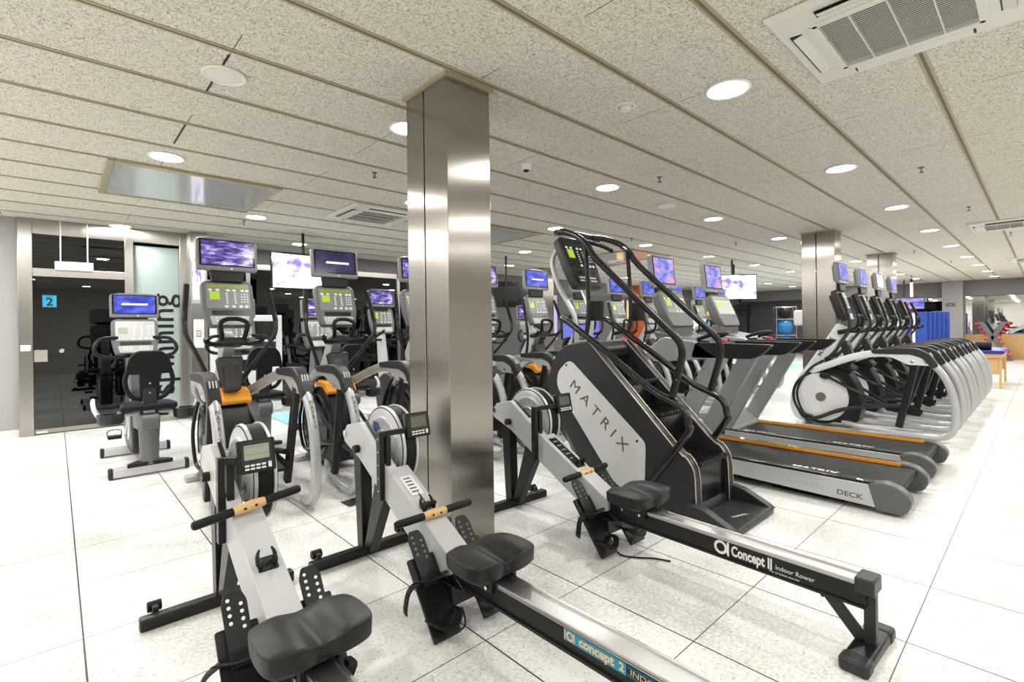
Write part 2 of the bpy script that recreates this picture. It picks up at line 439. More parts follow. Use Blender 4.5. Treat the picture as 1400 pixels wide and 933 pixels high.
# glass front, stainless frame
g = MB()
g.box(-.36,-.22,YG-.06,YG+.08,0,CEIL); g.box(.755,.855,YG-.06,YG+.08,0,CEIL); g.box(1.43,1.52,YG-.06,YG+.08,0,CEIL)
g.box(-.22,1.43,YG-.055,YG+.075,2.70,CEIL); g.box(-.22,.755,YG-.055,YG+.075,2.13,2.24); g.box(.855,1.43,YG-.05,YG+.07,0,.07)
struct('trim_glass_front', g, steel_light, .004)
struct('window_1', MB().box(-.22,.755,YG,YG+.012,2.24,2.70), door_glass)
struct('window_2', MB().box(.855,1.43,YG,YG+.014,.07,2.66), frost)
d = MB().box(-.215,.75,YG-.004,YG+.008,.012,2.125).build('door_1', door_glass); tag(d, kind='structure')
MB().cyl((.06,YG-.05,1.12),(.06,YG+.04,1.12),.028).build('knob', chrome, d, .004)
MB().box(-.215,-.08,YG-.02,YG-.004,.98,1.14).build('lock_plate', chrome, d, .003)
MB().box(-.2,-.09,YG-.028,YG-.02,.02,.05).build('bottom_patch', chrome, d)
MB().box(-.215,.75,YG-.012,YG-.004,.012,.07).build('bottom_rail', steel_light, d)
# dark studio behind the glass front
struct('wall_studio_back', MB().box(XL, 1.6, 12.9, 13, 0, CEIL), dark_room)
struct('wall_studio_side', MB().box(1.45, 1.6, YG+.1, 12.9, 0, CEIL), dark_room)
struct('wall_studio_left', MB().box(-2.6, -2.5, YG+.25, 12.9, 0, CEIL), dark_room)
struct('floor_studio', MB().box(-2.5, 1.45, YG+.1, 12.9, 0, .01), dark_grey)
struct('ceiling_studio', MB().box(-2.5, 1.45, YG+.1, 12.9, 2.80, 2.86), dark_room)
# stainless-clad pier, back wall
struct('wall_pier', MB().box(1.52, 1.74, 8.85, 9.5, 0, CEIL), steel_light, .003)
struct('wall_back_upper', MB().box(1.6, XR, YF, YF+.1, 2.45, CEIL), beam_grey)
struct('wall_back', MB().box(8.2, XR, YF, YF+.1, 0, 2.45), wall_dark)
bt = MB().box(1.6, 8.2, YF-.5, YF-.42, 2.52, 2.62).box(1.6, 8.2, YF-.5, YF-.42, 0, .08)
for xm in (1.8, 2.65, 4.2, 5.8, 7.4, 8.15): bt.box(xm-.035, xm+.035, YF-.5, YF-.42, 0, 2.62)
struct('trim_back_glazing', bt, steel_light)
struct('window_3', MB().box(1.6, 8.15, YF-.46, YF-.45, .08, 2.52), door_glass)
struct('wall_behind_glazing', MB().box(1.6, 8.3, 12.4, 12.5, 0, CEIL), dark_room)
struct('wall_glazing_side', MB().box(8.2, 8.3, YF, 12.4, 0, CEIL), dark_room)
struct('wall_back_header', MB().box(1.6, 8.2, YF-.5, YF-.38, 2.62, CEIL), beam_grey)
# far wall: dark part, soffit, pillar, mirror over a timber wainscot
struct('wall_far', MB().box(XR, XR+.1, YB, 13, 0, CEIL), wall_white)
struct('wall_far_dark', MB().box(XR-.06, XR, 4.6, YF, 0, CEIL), wall_dark)
struct('wall_far_soffit', MB().box(XR-.35, XR, YB, 4.6, 2.32, CEIL), beam_grey)
struct('wall_far_soffit_dark', MB().box(XR-1.2, XR, 4.6, YF, 2.45, CEIL), beam_grey)
struct('wall_far_pillar', MB().box(XR-.55, XR, 2.08, 2.66, 0, CEIL), wall_grey)
struct('wall_far_wainscot', MB().box(XR-.05, XR, -1.5, 4.6, .04, .90), wainscot_wood)
struct('baseboard_far', MB().box(XR-.07, XR, -1.5, 4.6, 0, .12), wainscot_wood)
struct('mirror_1', MB().box(XR-.02, XR-.005, -1.5, 2.08, .90, 2.32), mirror)  # mirror glass on the far wall, no opening behind it
struct('mirror_2', MB().box(XR-.02, XR-.005, 2.66, 4.6, .90, 2.32), mirror)  # second mirror pane, left of the pillar
for i, (a, b) in enumerate(((16.6, 17.2), (20.6, 21.3))):
    struct('wall_back_pillar_%s' % 'ab'[i], MB().box(a, b, YF-.35, YF, 0, CEIL), wall_grey)

def column(x0, x1, y0, y1, n, label):
    t = thing('steel_column', label, 'column', ((x0+x1)/2, (y0+y1)/2, 0), 0, 'stainless steel clad columns')
    w, d = (x1-x0)/2, (y1-y0)/2; j = .006
    m = MB()
    m.box(-w, w, -d, d*.1-j, .002, CEIL-.02)
    m.build('cladding', steel, t, .003)
    MB().box(-w, w, d*.1+j, d, .002, CEIL-.02).build('cladding', steel, t, .003)
    MB().box(-w+.01, w-.01, d*.1-j, d*.1+j, .002, CEIL-.02).build('shadow_gap', black_metal, t)
    m = MB()
    for a, b, c, e in ((-w-.022,-w,-d-.022,d+.022),(w,w+.022,-d-.022,d+.022),(-w,w,-d-.022,-d),(-w,w,d,d+.022)): m.box(a,b,c,e,CEIL-.02,CEIL-.001)
    m.build('collar', beige_trim, t)
    return t
column(1.742, 2.08, 2.44, 2.90, 0, 'brushed stainless steel column nearest the viewer, between two rowing machines')
column(9.35, 9.70, 2.33, 2.82, 1, 'brushed steel column behind the first of the white-framed cross-trainers')
column(13.4, 13.75, 2.25, 2.72, 2, 'farthest brushed steel column, behind the consoles of the white-framed cross-trainers')
column(9.25, 9.65, 8.8, 9.25, 3, 'steel column far back beyond the silver cross-trainer row, beside a lit blue wall')

# ---------------------------------------------------------------- ceiling equipment
def downlight(lit=True):
    t = thing('ceiling_downlight', 'x', 'ceiling light')
    MB().lathe([(.118,-.001),(.138,-.001),(.141,-.008),(.131,-.016),(.115,-.010)], (0,0,0), seg=32, closed=True).build('rim', lamp_rim, t)
    MB().lathe([(.001,-.008),(.06,-.010),(.115,-.007),(.115,-.001),(.001,-.001)], (0,0,0), seg=32).build('diffuser', lamp_glow, t)
    return t
dl0 = downlight(); first = [True]
ld = bpy.data.lights.new('downlight_lamp', 'AREA'); ld.shape = 'DISK'; ld.size = .19; ld.energy = 30; ld.color = (1,.975,.93)
ld2 = ld.copy(); ld2.energy = 46
def put_light(x, y, label):
    o = dl0 if first[0] else copy_tree(dl0); first[0] = False
    o.location = (x, y, CEIL); tag(o, label, 'ceiling light', 'round ceiling downlights')
    l = bpy.data.objects.new('downlight_lamp', ld2 if (x < 3.6 and y > 4.8) else ld); COL.objects.link(l); l.location = (x, y, CEIL-.022)
rows = [(1.40, .74, 'in the row above the treadmills and stair climber'), (3.3, 2.0, 'in the row just behind the nearest steel column'),
        (5.2, .73, 'in the row above the silver cross-trainer screens'), (7.2, -.5+2.5, 'in the row above the seated bikes'),
        (9.0, .70, 'in the farthest row by the glass walls')]
for y, x0, wh in rows:
    n = 0; x = x0
    while x < 24.5:
        if y == 1.40 and x < 1: x += 2.5; continue
        if y == 9.0 and x > 22: break
        yy = y-.012*(x-3)
        n += 1
        put_light(x, yy, 'lit round downlight %s, %s from the left' % (wh, (['first']+ORD[1:])[n-1]))
        x += 2.5
for y, x0, wh in ((-.75, 2.0, 'right of the row above the treadmills'), (-2.7, .75, 'near the right-hand side wall')):
    n = 0; x = x0-2.5
    while x < 24.5:
        n += 1; put_light(x, y, 'lit round downlight %s, %s along the row' % (wh, (['first']+ORD[1:])[n-1])); x += 2.5
for x, y in ((-3,1.4),(-.9,1.4),(-1.5,3.3),(-3.1,5.2),(-1.6,5.3),(-.75,7.2),(-2.4,7.2),(-3.5,8.8),(-1.5,8.8)):  # unseen lamps added past the left edge to brighten the far-left ceiling
    put_light(x, y, 'added unseen downlight at the far left to brighten that side, at %.0f metres along' % (y+x+5))
# unlit discs
def disc(x, y, r, label, name='ceiling_speaker', grp=None):
    t = thing(name, label, 'speaker', (x, y, CEIL), 0, grp)
    MB().lathe([(r*.78,-.001),(r,-.001),(r*1.01,-.008),(r*.95,-.016),(r*.8,-.010)], (0,0,0), seg=36, closed=True).build('rim', lamp_rim, t)
    MB().lathe([(.001,-.011),(r*.5,-.012),(r*.8,-.008),(r*.8,-.001)], (0,0,0), seg=36).build('grille', off_disc, t)
disc(.762, 3.345, .12, 'round white unlit disc in the ceiling at upper left, above the glass door side')
disc(5.775, 3.285, .12, 'round pale unlit disc in the ceiling between two downlights above the stair climber')
disc(10.8, 5.2, .12, 'small far unlit disc in the ceiling above the second treadmill screen')
def slot(x0, y0, y1, label):
    o = MB().box(x0-.006, x0+.006, y0, y1, CEIL-.004, CEIL-.0005).build('ceiling_slot', black_metal); tag(o, label, 'gap')
slot(.725, 4.33, 4.83, 'dark open joint in the ceiling just in front of the left downlight')
slot(.727, 3.09, 3.22, 'short dark joint in the ceiling in front of the round unlit disc')
slot(.727, 3.47, 3.64, 'short dark joint in the ceiling behind the round unlit disc')
def detector(x, y, label, big=True):
    t = thing('smoke_detector', label, 'smoke detector', (x, y, CEIL))
    if big:
        MB().lathe([(.055,-.001),(.075,-.001),(.075,-.006),(.055,-.008)], (0,0,0), seg=28, closed=True).build('base', lamp_rim, t)
        MB().lathe([(.001,-.03),(.032,-.03),(.04,-.022),(.04,-.001)], (0,0,0), seg=24).build('sensor_head', lamp_rim, t)
    else:
        MB().lathe([(.001,-.055),(.035,-.055),(.045,-.045),(.055,-.001)], (0,0,0), seg=24).build('base', lamp_rim, t)
        MB().lathe([(.001,-.07),(.02,-.07),(.03,-.055)], (0,0,0), seg=18).build('sensor_head', black_plastic, t)
detector(2.955, 1.99, 'round white smoke detector right of the nearest column, near a bright downlight')
detector(3.29, 3.33, 'white domed detector with a dark tip just right of the nearest column', False)
def sprinkler(x, y, label):
    t = thing('fire_sprinkler', label, 'sprinkler', (x, y, CEIL), 0, 'fire sprinklers in the ceiling')
    MB().lathe([(.001,-.012),(.012,-.012),(.022,-.004),(.03,-.001)], (0,0,0), seg=16).cyl((0,0,-.012),(0,0,-.05),.006,seg=8).lathe([(.001,-.05),(.022,-.05),(.022,-.054),(.001,-.054)], (0,0,0), seg=12).build('sprinkler_head', mid_grey, t)
    MB().tube([(-.013,0,-.012),(-.016,0,-.03),(0,0,-.05),(.016,0,-.03),(.013,0,-.012)], .0025, 6).build('yoke', chrome, t)
for x, y, l in ((2.32,4.47,'left of the nearest steel column'),(4.62,2.71,'above the upper arms of the stair climber'),(6.35,.83,'between the two air units at the right'),
                (7.4,4.9,'above the dark screens in the middle'),(9.02,.69,'near the small air unit at the right edge'),(9.3,3.9,'left of the second steel column'),
                (13.5,1.9,'right of the third steel column'),(16.5,1.6,'far off before the grey soffit'),(12.2,.4,'right beside the second air unit'),(1.95,7.6,'above the first cross-trainer screen')):
    sprinkler(x, y, 'fire sprinkler in the ceiling '+l)

def ac_unit(x, y, label, simple=False):
    t = thing('ceiling_air_unit', label, 'air conditioner', (x, y, CEIL), 0, 'ceiling air conditioning cassettes')
    w = .475; g0 = .30; m = MB()
    # outer frame: bevelled ring
    prof = [(w, -.001), (w, -.012), (w-.02, -.034), (g0+.02, -.045), (g0, -.045), (g0, -.001)]
    vs = []; fs = []
    for q, z in prof:
        for sx, sy in ((-1,-1),(1,-1),(1,1),(-1,1)): vs.append((sx*q, sy*q, z))
    n = len(prof)
    for i in range(n):
        j = (i+1) % n
        for k in range(4): fs.append((i*4+k, i*4+(k+1)%4, j*4+(k+1)%4, j*4+k))
    m.add(vs, fs); m.build('frame', ac_white, t, .004)
    m = MB()
    for s in (-1, 1):
        m.box(-.26, .26, s*.385-.028, s*.385+.028, -.0435, -.028); m.box(s*.385-.028, s*.385+.028, -.26, .26, -.0435, -.028)
    m.build('outlet', black_plastic, t)
    m = MB()
    for s in (-1, 1):
        m.ext([(-.25,-.03),(.25,-.03),(.25,.018),(-.25,.018)], (0,s*.382,-.047), (1,0,0), (0,1,-.25*s), (0,0,1), -.004, 0)
        m.ext([(-.25,-.03),(.25,-.03),(.25,.018),(-.25,.018)], (s*.382,0,-.047), (0,1,0), (1,0,-.25*s), (0,0,1), -.004, 0)
    m.build('louvre', ac_white, t)
    MB().box(-g0, g0, -g0, g0, -.02, -.002).build('filter', black_metal, t)
    m = MB()
    n = 30 if not simple else 14
    for i in range(n):
        yy = -g0+.03+(2*g0-.06)*i/(n-1); m.box(yy-.0022, yy+.0022, -g0+.02, g0-.02, -.050, -.047)
    for q in (-.15, 0, .15): m.box(-g0+.02, g0-.02, q-.003, q+.003, -.052, -.034)
    for s in (-1, 1): m.box(-g0, g0, s*g0-.02, s*g0+.02, -.052, -.03); m.box(s*g0-.02, s*g0+.02, -g0, g0, -.052, -.03)
    m.build('grille', ac_white, t)
    return t
a1 = ac_unit(3.12, .49, 'large white square ceiling air unit at the top right corner, nearest of its kind')
m = MB().box(-.435,-.405,-.17,.06,-.046,-.040); m.build('cover_seam', black_plastic, a1); MB().box(-.432,-.408,-.165,.055,-.048,-.044).build('cover_plate', ac_white, a1)
ac_unit(3.15, 6.1, 'white square ceiling air unit left of the nearest steel column', True)
ac_unit(10.98, .37, 'white square ceiling air unit at the right edge, second away from the large one', True)
ac_unit(17.6, .2, 'small far white ceiling air unit in front of the grey soffit', True)
ac_unit(9.9, 7.2, 'far white ceiling air unit above the middle screens', True)

def roof_panel(x0, x1, y0, y1, label):
    t = thing('ceiling_glass_panel', label, 'ceiling panel', ((x0+x1)/2, (y0+y1)/2, CEIL), 0, 'glossy rectangular ceiling panels')
    w, d = (x1-x0)/2, (y1-y0)/2
    MB().box(-w, w, -d, d, -.018, -.001).build('panel', sky_panel, t)
    m = MB()
    for a, b, c, e in ((-w-.05,-w,-d-.05,d+.05),(w,w+.05,-d-.05,d+.05),(-w,w,-d-.05,-d),(-w,w,d,d+.05)): m.box(a,b,c,e,-.03,-.001)
    m.build('frame', beige_trim, t, .003)
roof_panel(.40, 1.76, 5.62, 6.9, 'glossy pale ceiling panel with beige frame at left, beyond a bright downlight')
roof_panel(4.45, 5.81, 5.62, 6.9, 'glossy pale ceiling panel with its corner showing just right of the nearest column')
roof_panel(8.5, 9.86, 5.62, 6.9, 'glossy ceiling panel with coloured reflections behind the stair climber arms')

# ---------------------------------------------------------------- shared parts: screen and console
def tv(parent, c, w, h, screen='cloud', tilt=.12, brk=.09, yaw=0.):
    """small television on top of a machine, facing -y, c = centre"""
    c = Vector(c); U = V(math.cos(yaw), math.sin(yaw), 0); W = V(0, math.sin(tilt), math.cos(tilt)); W = Matrix.Rotation(yaw, 3, 'Z') @ W
    N = U.cross(W)       # towards the viewer side (-y)
    pts = rounded([(-w/2,-h/2),(w/2,-h/2),(w/2,h/2-.02),(w*.3,h/2),(-w*.3,h/2),(-w/2,h/2-.02)], .022)
    m = MB().ext(pts, c, U, W, N, -.03, .018)
    pts2 = [(p[0]*.8, p[1]*.75) for p in pts]; m.ext(pts2, c, U, W, N, -.06, -.03)
    hs = m.build('screen_housing', tv_grey, parent, .008)
    iw, ih = w*.84, h*.72
    MB().ext(rrect(iw+.03, ih+.02, .006), c+W*.008, U, W, N, .0185, .021).build('bezel', clear_black, hs)
    # screen sheet
    MB().ext([(-iw/2,-ih/2),(iw/2,-ih/2),(iw/2,ih/2),(-iw/2,ih/2)], c+W*.008, U, W, N, .0212, .0225).build('screen', SCR[screen], hs)
    MB().ext(rrect(.012,.008,.003,2), c-W*(h/2-.018)+U*w*.06, U, W, N, .0185, .021).build('power_light', bar_glow, hs)
    b = c-W*h/2
    MB().ext([(-w*.26,-brk),(w*.26,-brk),(w*.28,.02),(-w*.28,.02)], b, U, W, N, -.045, -.005).build('mounting_bracket', black_plastic, parent, .004)
    return hs
def add_bar(hs, c, w, tilt=.12):
    c = Vector(c); W = V(0, math.sin(tilt), math.cos(tilt)); U = V(1,0,0)
    MB().ext([(-.3*w,-.009),(.28*w,-.009),(.3*w,.011),(-.28*w,.011)], c, U, W, U.cross(W), .0226, .0235).build('caption_bar', bar_glow, hs)
def console(parent, c, w, h, tilt, face=None, body=None, mark=True, depth=.07, lower=True):
    """machine console facing -y and up; c = centre of the face"""
    face = face or con_face; body = body or mid_grey
    c = Vector(c); U = V(1,0,0); W = V(0, math.sin(tilt), math.cos(tilt)); N = U.cross(W)
    outl = rounded([(-w*.43,-h*.5),(w*.43,-h*.5),(w*.5,-h*.12),(w*.5,h*.42),(w*.4,h*.5),(-w*.4,h*.5),(-w*.5,h*.42),(-w*.5,-h*.12)], .03)
    m = MB().ext(outl, c, U, W, N, -depth, 0)
    m.ext([(p[0]*.72, p[1]*.8) for p in outl], c, U, W, N, -depth-.045, -depth)
    b = m.build('console', body, parent, .01)
    MB().ext(rounded([(-w*.42,-h*.13),(w*.42,-h*.13),(w*.42,h*.42),(-w*.42,h*.42)], .012), c, U, W, N, .0005, .004).build('button_panel', face, b)
    MB().ext(rrect(w*.76, h*.07, .004), c+W*h*.355, U, W, N, .0045, .006).build('message_display', lime_row if face is not con_face_pale else con_face_pale, b)
    MB().ext(rrect(w*.19, h*.17, .003), c+W*h*.15-U*w*.26, U, W, N, .0045, .007).build('matrix_display', lime if face is not con_face_pale else lcd, b)
    m = MB()
    for i, x in enumerate((-.34,-.2,.0,.12,.28,.37)): m.ext(rrect(.03*w/.4,.022,.009,3), c+U*w*x+W*h*.27, U, W, N, .0045, .007)
    for x in (-.03, .13):
        for k in range(5): m.ext(rrect(.018,.012,.004,2), c+U*w*x+W*h*(.2-.05*k), U, W, N, .0045, .007)
    for x in (-.05, .09, .23, .34): m.ext(rrect(.03,.024,.011,3), c+U*w*x-W*h*.08, U, W, N, .0045, .007)
    for i in range(3):
        for k in range(4): m.ext(rrect(.013,.012,.004,2), c+U*w*(.26+.055*i)+W*h*(.19-.055*k), U, W, N, .0045, .006)
    m.build('buttons', btn_white, b)
    if lower:
        MB().ext(rrect(w*.66, h*.1, .01), c-W*h*.215, U, W, N, -.004, .0015).build('tray_slot', black_gloss, b)
        MB().ext(rounded([(-w*.34,-h*.13),(w*.34,-h*.13),(w*.38,h*.06),(-w*.38,h*.06)], .012), c-W*h*.345, U, W, N, .0005, .004).build('keypad_panel', con_face_pale, b)
        m = MB()
        for i in range(8):
            if i in (3, 4): continue
            for k in range(2): m.ext(rrect(.018,.016,.004,2), c+U*w*(-.25+.07*i)-W*h*(.325+.06*k), U, W, N, .0045, .007)
        m.build('keypad', btn_white, b)
    return b

# ---------------------------------------------------------------- rowing machine (y = 0 at the front foot, seat end towards -y)
def make_rower(label, monitor=(.15,-.45,.81), handle=(0,-.82,.455), hyaw=0., htilt=.0, lettering=None, hook=False, mon_big=1., rail_len=2.43, seat_y=-1.25, yawm=0.):
    t = thing('rowing_machine', label, 'rowing machine')
    beam = rounded([(.02,.775),(-.15,.812),(-.43,.63),(-.475,.604),(-.475,.411),(-.39,.462),(-.14,.598),(.055,.665),(.08,.71)], [.008,.02,0,0,0,0,.02,.008,.008])
    low = [(-.475,.604),(-.89,.390),(-1.05,.307),(-1.05,.24),(-.92,.185),(-.69,.300),(-.475,.411)]
    MB().yz(beam, -.062, -.004).yz(low, -.062, .062).build('main_beam', rower_grey, t, .004)
    MB().ext([(-.009,-.10),(.009,-.10),(.009,.10),(-.009,.10)], (-.022,-.235,.757), (1,0,0), (0,-.838,-.545), (0,-.545,.838), 0, .006).build('chain_slot', black_metal, t)
    MB().cyl((-.062,-.135,.655),(-.095,-.135,.655),.024, seg=20).build('axle_knob', black_plastic, t, .004)
    MB().cyl((-.07,.045,.72),(.07,.045,.72),.018).build('front_bolt', chrome, t)
    # flywheel: grey faces, black perforated drum
    fc = (-.22,.665)
    MB().lathe([(.001,.05),(.228,.05),(.228,.155),(.001,.155)], (0,fc[0],fc[1]), (1,0,0), 48).build('flywheel_drum', black_rubber, t)
    for nm, s, x in (('flywheel_cover', -1, .055), ('flywheel_cover', 1, .150)):
        prof = [(.001,.014),(.09,.016),(.094,.020),(.102,.020),(.106,.014),(.155,.012),(.165,.017),(.18,.017),(.188,.010),(.232,.006),(.247,.0),(.25,-.012),(.236,-.014)]
        prof = [(r_*.945, s*h_) for r_, h_ in prof]
        MB().lathe(prof, (x,fc[0],fc[1]), (1,0,0), 56).build(nm, bright_silver if s < 0 else panel_light, t)

    # legs and foot
    m = MB().yz([(.0,.70),(-.10,.64),(-.115,.05),(-.045,.05)], -.035, .035); m.build('leg', black_metal, t, .004)
    MB().yz([(-.28,.52),(-.40,.455),(-.19,.05),(-.12,.05)], -.03, .03).build('leg', black_metal, t, .004)
    MB().box(-.335,.335,-.115,-.055,.0,.055).build('front_foot', black_metal, t, .008)
    for s in (-1, 1):
        w_ = MB().box(s*.27-.012, s*.27+.012, -.06, .0, .02, .075).build('caster_bracket', dark_grey, t, .003)
        MB().cyl((s*.27-.012-.016,-.012,.062),(s*.27+.012+.016,-.012,.062),.024).build('caster_wheel', black_rubber, w_, .003)
    # monitor post and arm
    mx, my, mz = monitor
    p = MB().box(-.092,-.064,-.450,-.408,.43,.80).build('monitor_post', black_metal, t, .003)
    MB().bar((-.076,-.43,.785),(mx-.055,my+.02,.785),.022,.03).build('monitor_arm', black_metal, t, .003)
    m = MB()
    for z in (.48,.55,.62,.69,.76): m.cyl((-.0935,-.43,z),(-.092,-.43,z),.004,seg=8)
    m.build('bolts', chrome, p)
    MB().box(-.058,-.03,-.46,-.42,.5,.77).box(-.03,.07,-.47,-.42,.5,.53).build('chain_guide', black_metal, t, .003)
    w, h = .148*mon_big, .138*mon_big
    U = Matrix.Rotation(yawm, 3, 'Z') @ V(1,0,0); W = Matrix.Rotation(yawm, 3, 'Z') @ V(0,.2,.98); N = U.cross(W); c = V(mx,my,mz)
    mon = MB().ext(rrect(w,h,.008), c, U, W, N, -.032, 0).build('monitor', black_plastic, t, .003)
    MB().ext(rrect(w*.99,h*.99,.008), c, U, W, N, -.034, -.030).build('monitor_rim', bright_silver, mon)
    MB().ext(rrect(w*.8,h*.72,.004), c+W*h*.1, U, W, N, .0005, .002).build('monitor_face', dark_grey, mon)
    MB().ext(rrect(w*.66,h*.44,.003), c+W*h*.12, U, W, N, .002, .004).build('lcd', lcd if mon_big > 1 else lcd_dark, mon)
    m = MB()
    for k in range(4):
        for j in range(2): m.ext(rrect(.017*mon_big,.008*mon_big,.002,2), c+U*w*(-.27+.145*k)-W*h*(.27+.1*j), U, W, N, .002, .004)
    m.ext(rrect(.013*mon_big,.024*mon_big,.002,2), c+U*w*.33-W*h*.31, U, W, N, .002, .004); m.build('keys', btn_white, mon)
    m = MB(); 
    for k in (-.07,.15): m.ext([(-w*.33,-.0006),(w*.33,-.0006),(w*.33,.0006),(-w*.33,.0006)], c+W*h*(.12+k), U, W, N, .004, .0045)
    m.build('lcd_lines', grey_print, mon)
    # handle with chain
    hc = V(*handle); d = Matrix.Rotation(hyaw, 3, 'Z') @ V(math.cos(htilt), 0, math.sin(htilt))
    wd = MB().tube([hc-d*.066, hc-d*.05, hc-d*.02, hc+d*.02, hc+d*.05, hc+d*.066], [.017,.020,.0225,.0225,.020,.017], 16).build('handle', wood, t)
    for s in (-1, 1):
        MB().tube([hc+d*s*.06, hc+d*s*.09, hc+d*s*.205, hc+d*s*.214, hc+d*s*.218], [.0175,.0185,.0185,.015,.005], 16).build('grip', black_rubber, wd)
    sidev = V(0,-1,.1).normalized()
    m = MB()
    for s in (-1, 1): m.cyl(hc+d*s*.022+sidev*.010, hc+d*s*.022+sidev*.0240, .006, seg=10)
    m.build('screws', dark_grey, wd)
    m = MB().tube([(.02,-.44,.60), hc+V(0,.03,.005)], .0035, 6); m.build('chain', black_metal, t)
    MB().tube([hc+V(-.018,.02,.0), hc+V(-.014,.045,.006), hc+V(.014,.045,.006), hc+V(.018,.02,.0)], .005, 8, smooth=3).build('handle_swivel', chrome, t)
    # handle hook on top of the beam
    def top(y): 
        return .63+(y+.43)*(.63-.39)/(-.43+.89)
    hy = -.80 if hook else -.765; hz = top(hy); n = V(0,-.46,.888); al = V(0,-.888,-.46)
    m = MB().ext(rounded([(-.038,.03),(.038,.03),(.03,-.035),(-.03,-.035)], .008), (0,hy,hz), (1,0,0), tuple(al), tuple(n), 0, .006)
    for s in (-1, 1): m.ext(rounded([(-.010,0),(.012,0),(.010,.02),(.0,.045),(-.007,.035)], .004), (s*.026,hy-.01,hz), (s*-.5,.0,0.05), tuple(n), (0,1,.0), -.012, .014)
    for s in (-1, 1): m.tube([(s*.03,hy,hz+.005),(s*.032,hy+.012,hz+.035),(s*.022,hy+.02,hz+.058)], [.010,.008,.004], 8, smooth=3)
    m.build('handle_hook', black_plastic, t, .002)
    # footplates
    for s in (-1, 1):
        xa, xb = (.066, .205); xs = sorted((s*xa, s*xb))
        T, B = V(0,-.90,.305), V(0,-1.125,.02); L = (T-B); ln = L.length; L.normalize(); Nn = V(0, L.z*-1, L.y)  # facing rear/up
        if Nn.z < 0: Nn = -Nn
        cxm = (xs[0]+xs[1])/2; hw = (xb-xa)/2
        fp = MB().ext(rounded([(-hw,0),(hw,0),(hw,ln*.98),(-hw,ln*.98)], .01), (cxm,B.y,B.z), (1,0,0), tuple(L), tuple(Nn), -.008, .008).build('footplate', black_plastic, t, .003)
        ft = MB().ext(rounded([(-.040,.16),(.040,.16),(.042,.37),(.026,.41),(-.026,.41),(-.042,.37)], .01), (cxm,B.y,B.z), (1,0,0), tuple(L), tuple(Nn), .016, .024)
        ft.build('heel_rest_plate', black_plastic, fp, .003).location = L*.06
        m = MB()
        for q in (-.02, .02):
            for k in range(4): c0 = V(cxm+q,B.y,B.z)+L*(.44-.026*k-.022*(q > 0))+Nn*.0245; m.cyl(c0, c0+Nn*.001, .0065, seg=12)
        m.build('peg_holes', white_print if hook else mid_grey, fp)
        # heel cup and toe strap
        hcup = []
        base = V(cxm,B.y,B.z)+L*.10
        pts = [base+V(-hw*.95,0,0)+Nn*.01, base+V(-hw*.9,0,0)+Nn*.05-L*.03, base+V(0,0,0)+Nn*.06-L*.075, base+V(hw*.9,0,0)+Nn*.05-L*.03, base+V(hw*.95,0,0)+Nn*.01]
        MB().tube(pts, .018, 8, smooth=4, flat=.5).build('heel_cup', black_rubber, fp)
        base = V(cxm,B.y,B.z)+L*.25
        pts = [base+V(-hw*1.06,0,0)-Nn*.012, base+V(-hw*1.1,0,0)+Nn*.04, base+V(-hw*.4,0,0)+Nn*.075-L*.02, base+V(hw*.4,0,0)+Nn*.075-L*.02, base+V(hw*1.1,0,0)+Nn*.04, base+V(hw*1.06,0,0)-Nn*.012]
        MB().tube(pts, .020, 6, smooth=4, flat=.22).build('toe_strap', black_rubber, fp)
        e0 = base+V(s*hw*1.05,0,0)+Nn*.05
        MB().tube([e0, e0+V(s*.045,.005,-.03), e0+V(s*.065,.0,-.085), e0+V(s*.06,.01,-.12)], .020, 6, smooth=4, flat=.3).build('strap_end', black_rubber, fp)
    MB().box(-.066,.066,-1.06,-.86,.10,.195).yz([(-.90,.12),(-1.12,.195),(-1.02,.25),(-.86,.25)], -.05, .05).cyl((-.16,-1.0,.115),(.16,-1.0,.115),.016).build('foot_axle_bracket', black_metal, t, .004)
    # monorail
    yE = -rail_len
    m = MB().box(-.036,.036,yE,-.90,.195,.292).box(-.046,.046,yE,-.90,.195,.206); m.build('monorail', black_metal, t, .002)
    m = MB().yz([(-1.0,.292),(yE,.292),(yE,.299),(-1.0,.299)], -.05, .05)
    for s in (-1, 1): m.box(min(s*.038,s*.050), max(s*.038,s*.050), yE, -1.0, .288, .308)
    m.build('rail_track', rail_steel, t, .002)
    MB().box(-.055,.055,yE-.035,yE+.035,.255,.322).build('end_cap', dark_grey, t, .008)
    MB().box(-.018,.018,yE-.03,yE+.012,.04,.29).build('rear_leg', dark_grey, t, .003)
    MB().bar((0,yE+.15,.20),(0,yE+.02,.05),.05,.018,up=(1,0,0)).cyl((-.04,yE+.155,.19),(.04,yE+.155,.19),.008).build('rear_strut', dark_grey, t, .003)
    ft = MB().box(-.19,.19,yE-.045,yE+.05,.0,.05).build('rear_foot', black_metal, t, .012)
    for s in (-1, 1): MB().box(min(s*.12,s*.195),max(s*.12,s*.195),yE-.05,yE+.055,.0,.055).build('foot_pad', dark_grey, ft, .014)
    # seat
    N_ = 22; M_ = 16; vs = []; fs = []
    def prof(u, v):
        g = math.exp(-(u/.22)**2); hump = math.cos(min(1, abs(abs(u)-.5)/.5)*PI/2)**2
        z = .013*hump - .012*g*(1-.9*v) + .010*abs(u)**2 - .004*v*v*hump - .010*max(0, v)**2
        return z
    for j in range(M_+1):
        for i in range(N_+1):
            u, v = -1+2*i/N_, -1+2*j/M_
            k_ = 1-.10*v**4; x = .176*u*k_*(1-.04*max(0, v)); y = .130*v*(1-.14*abs(u)**4) + (-.0 if v > 0 else .028)*math.exp(-(u/.18)**2)*min(0, v)*-1
            vs.append((x, y, .400+prof(u, v)-.004*(max(abs(u), abs(v))**18)))
    n = N_+1
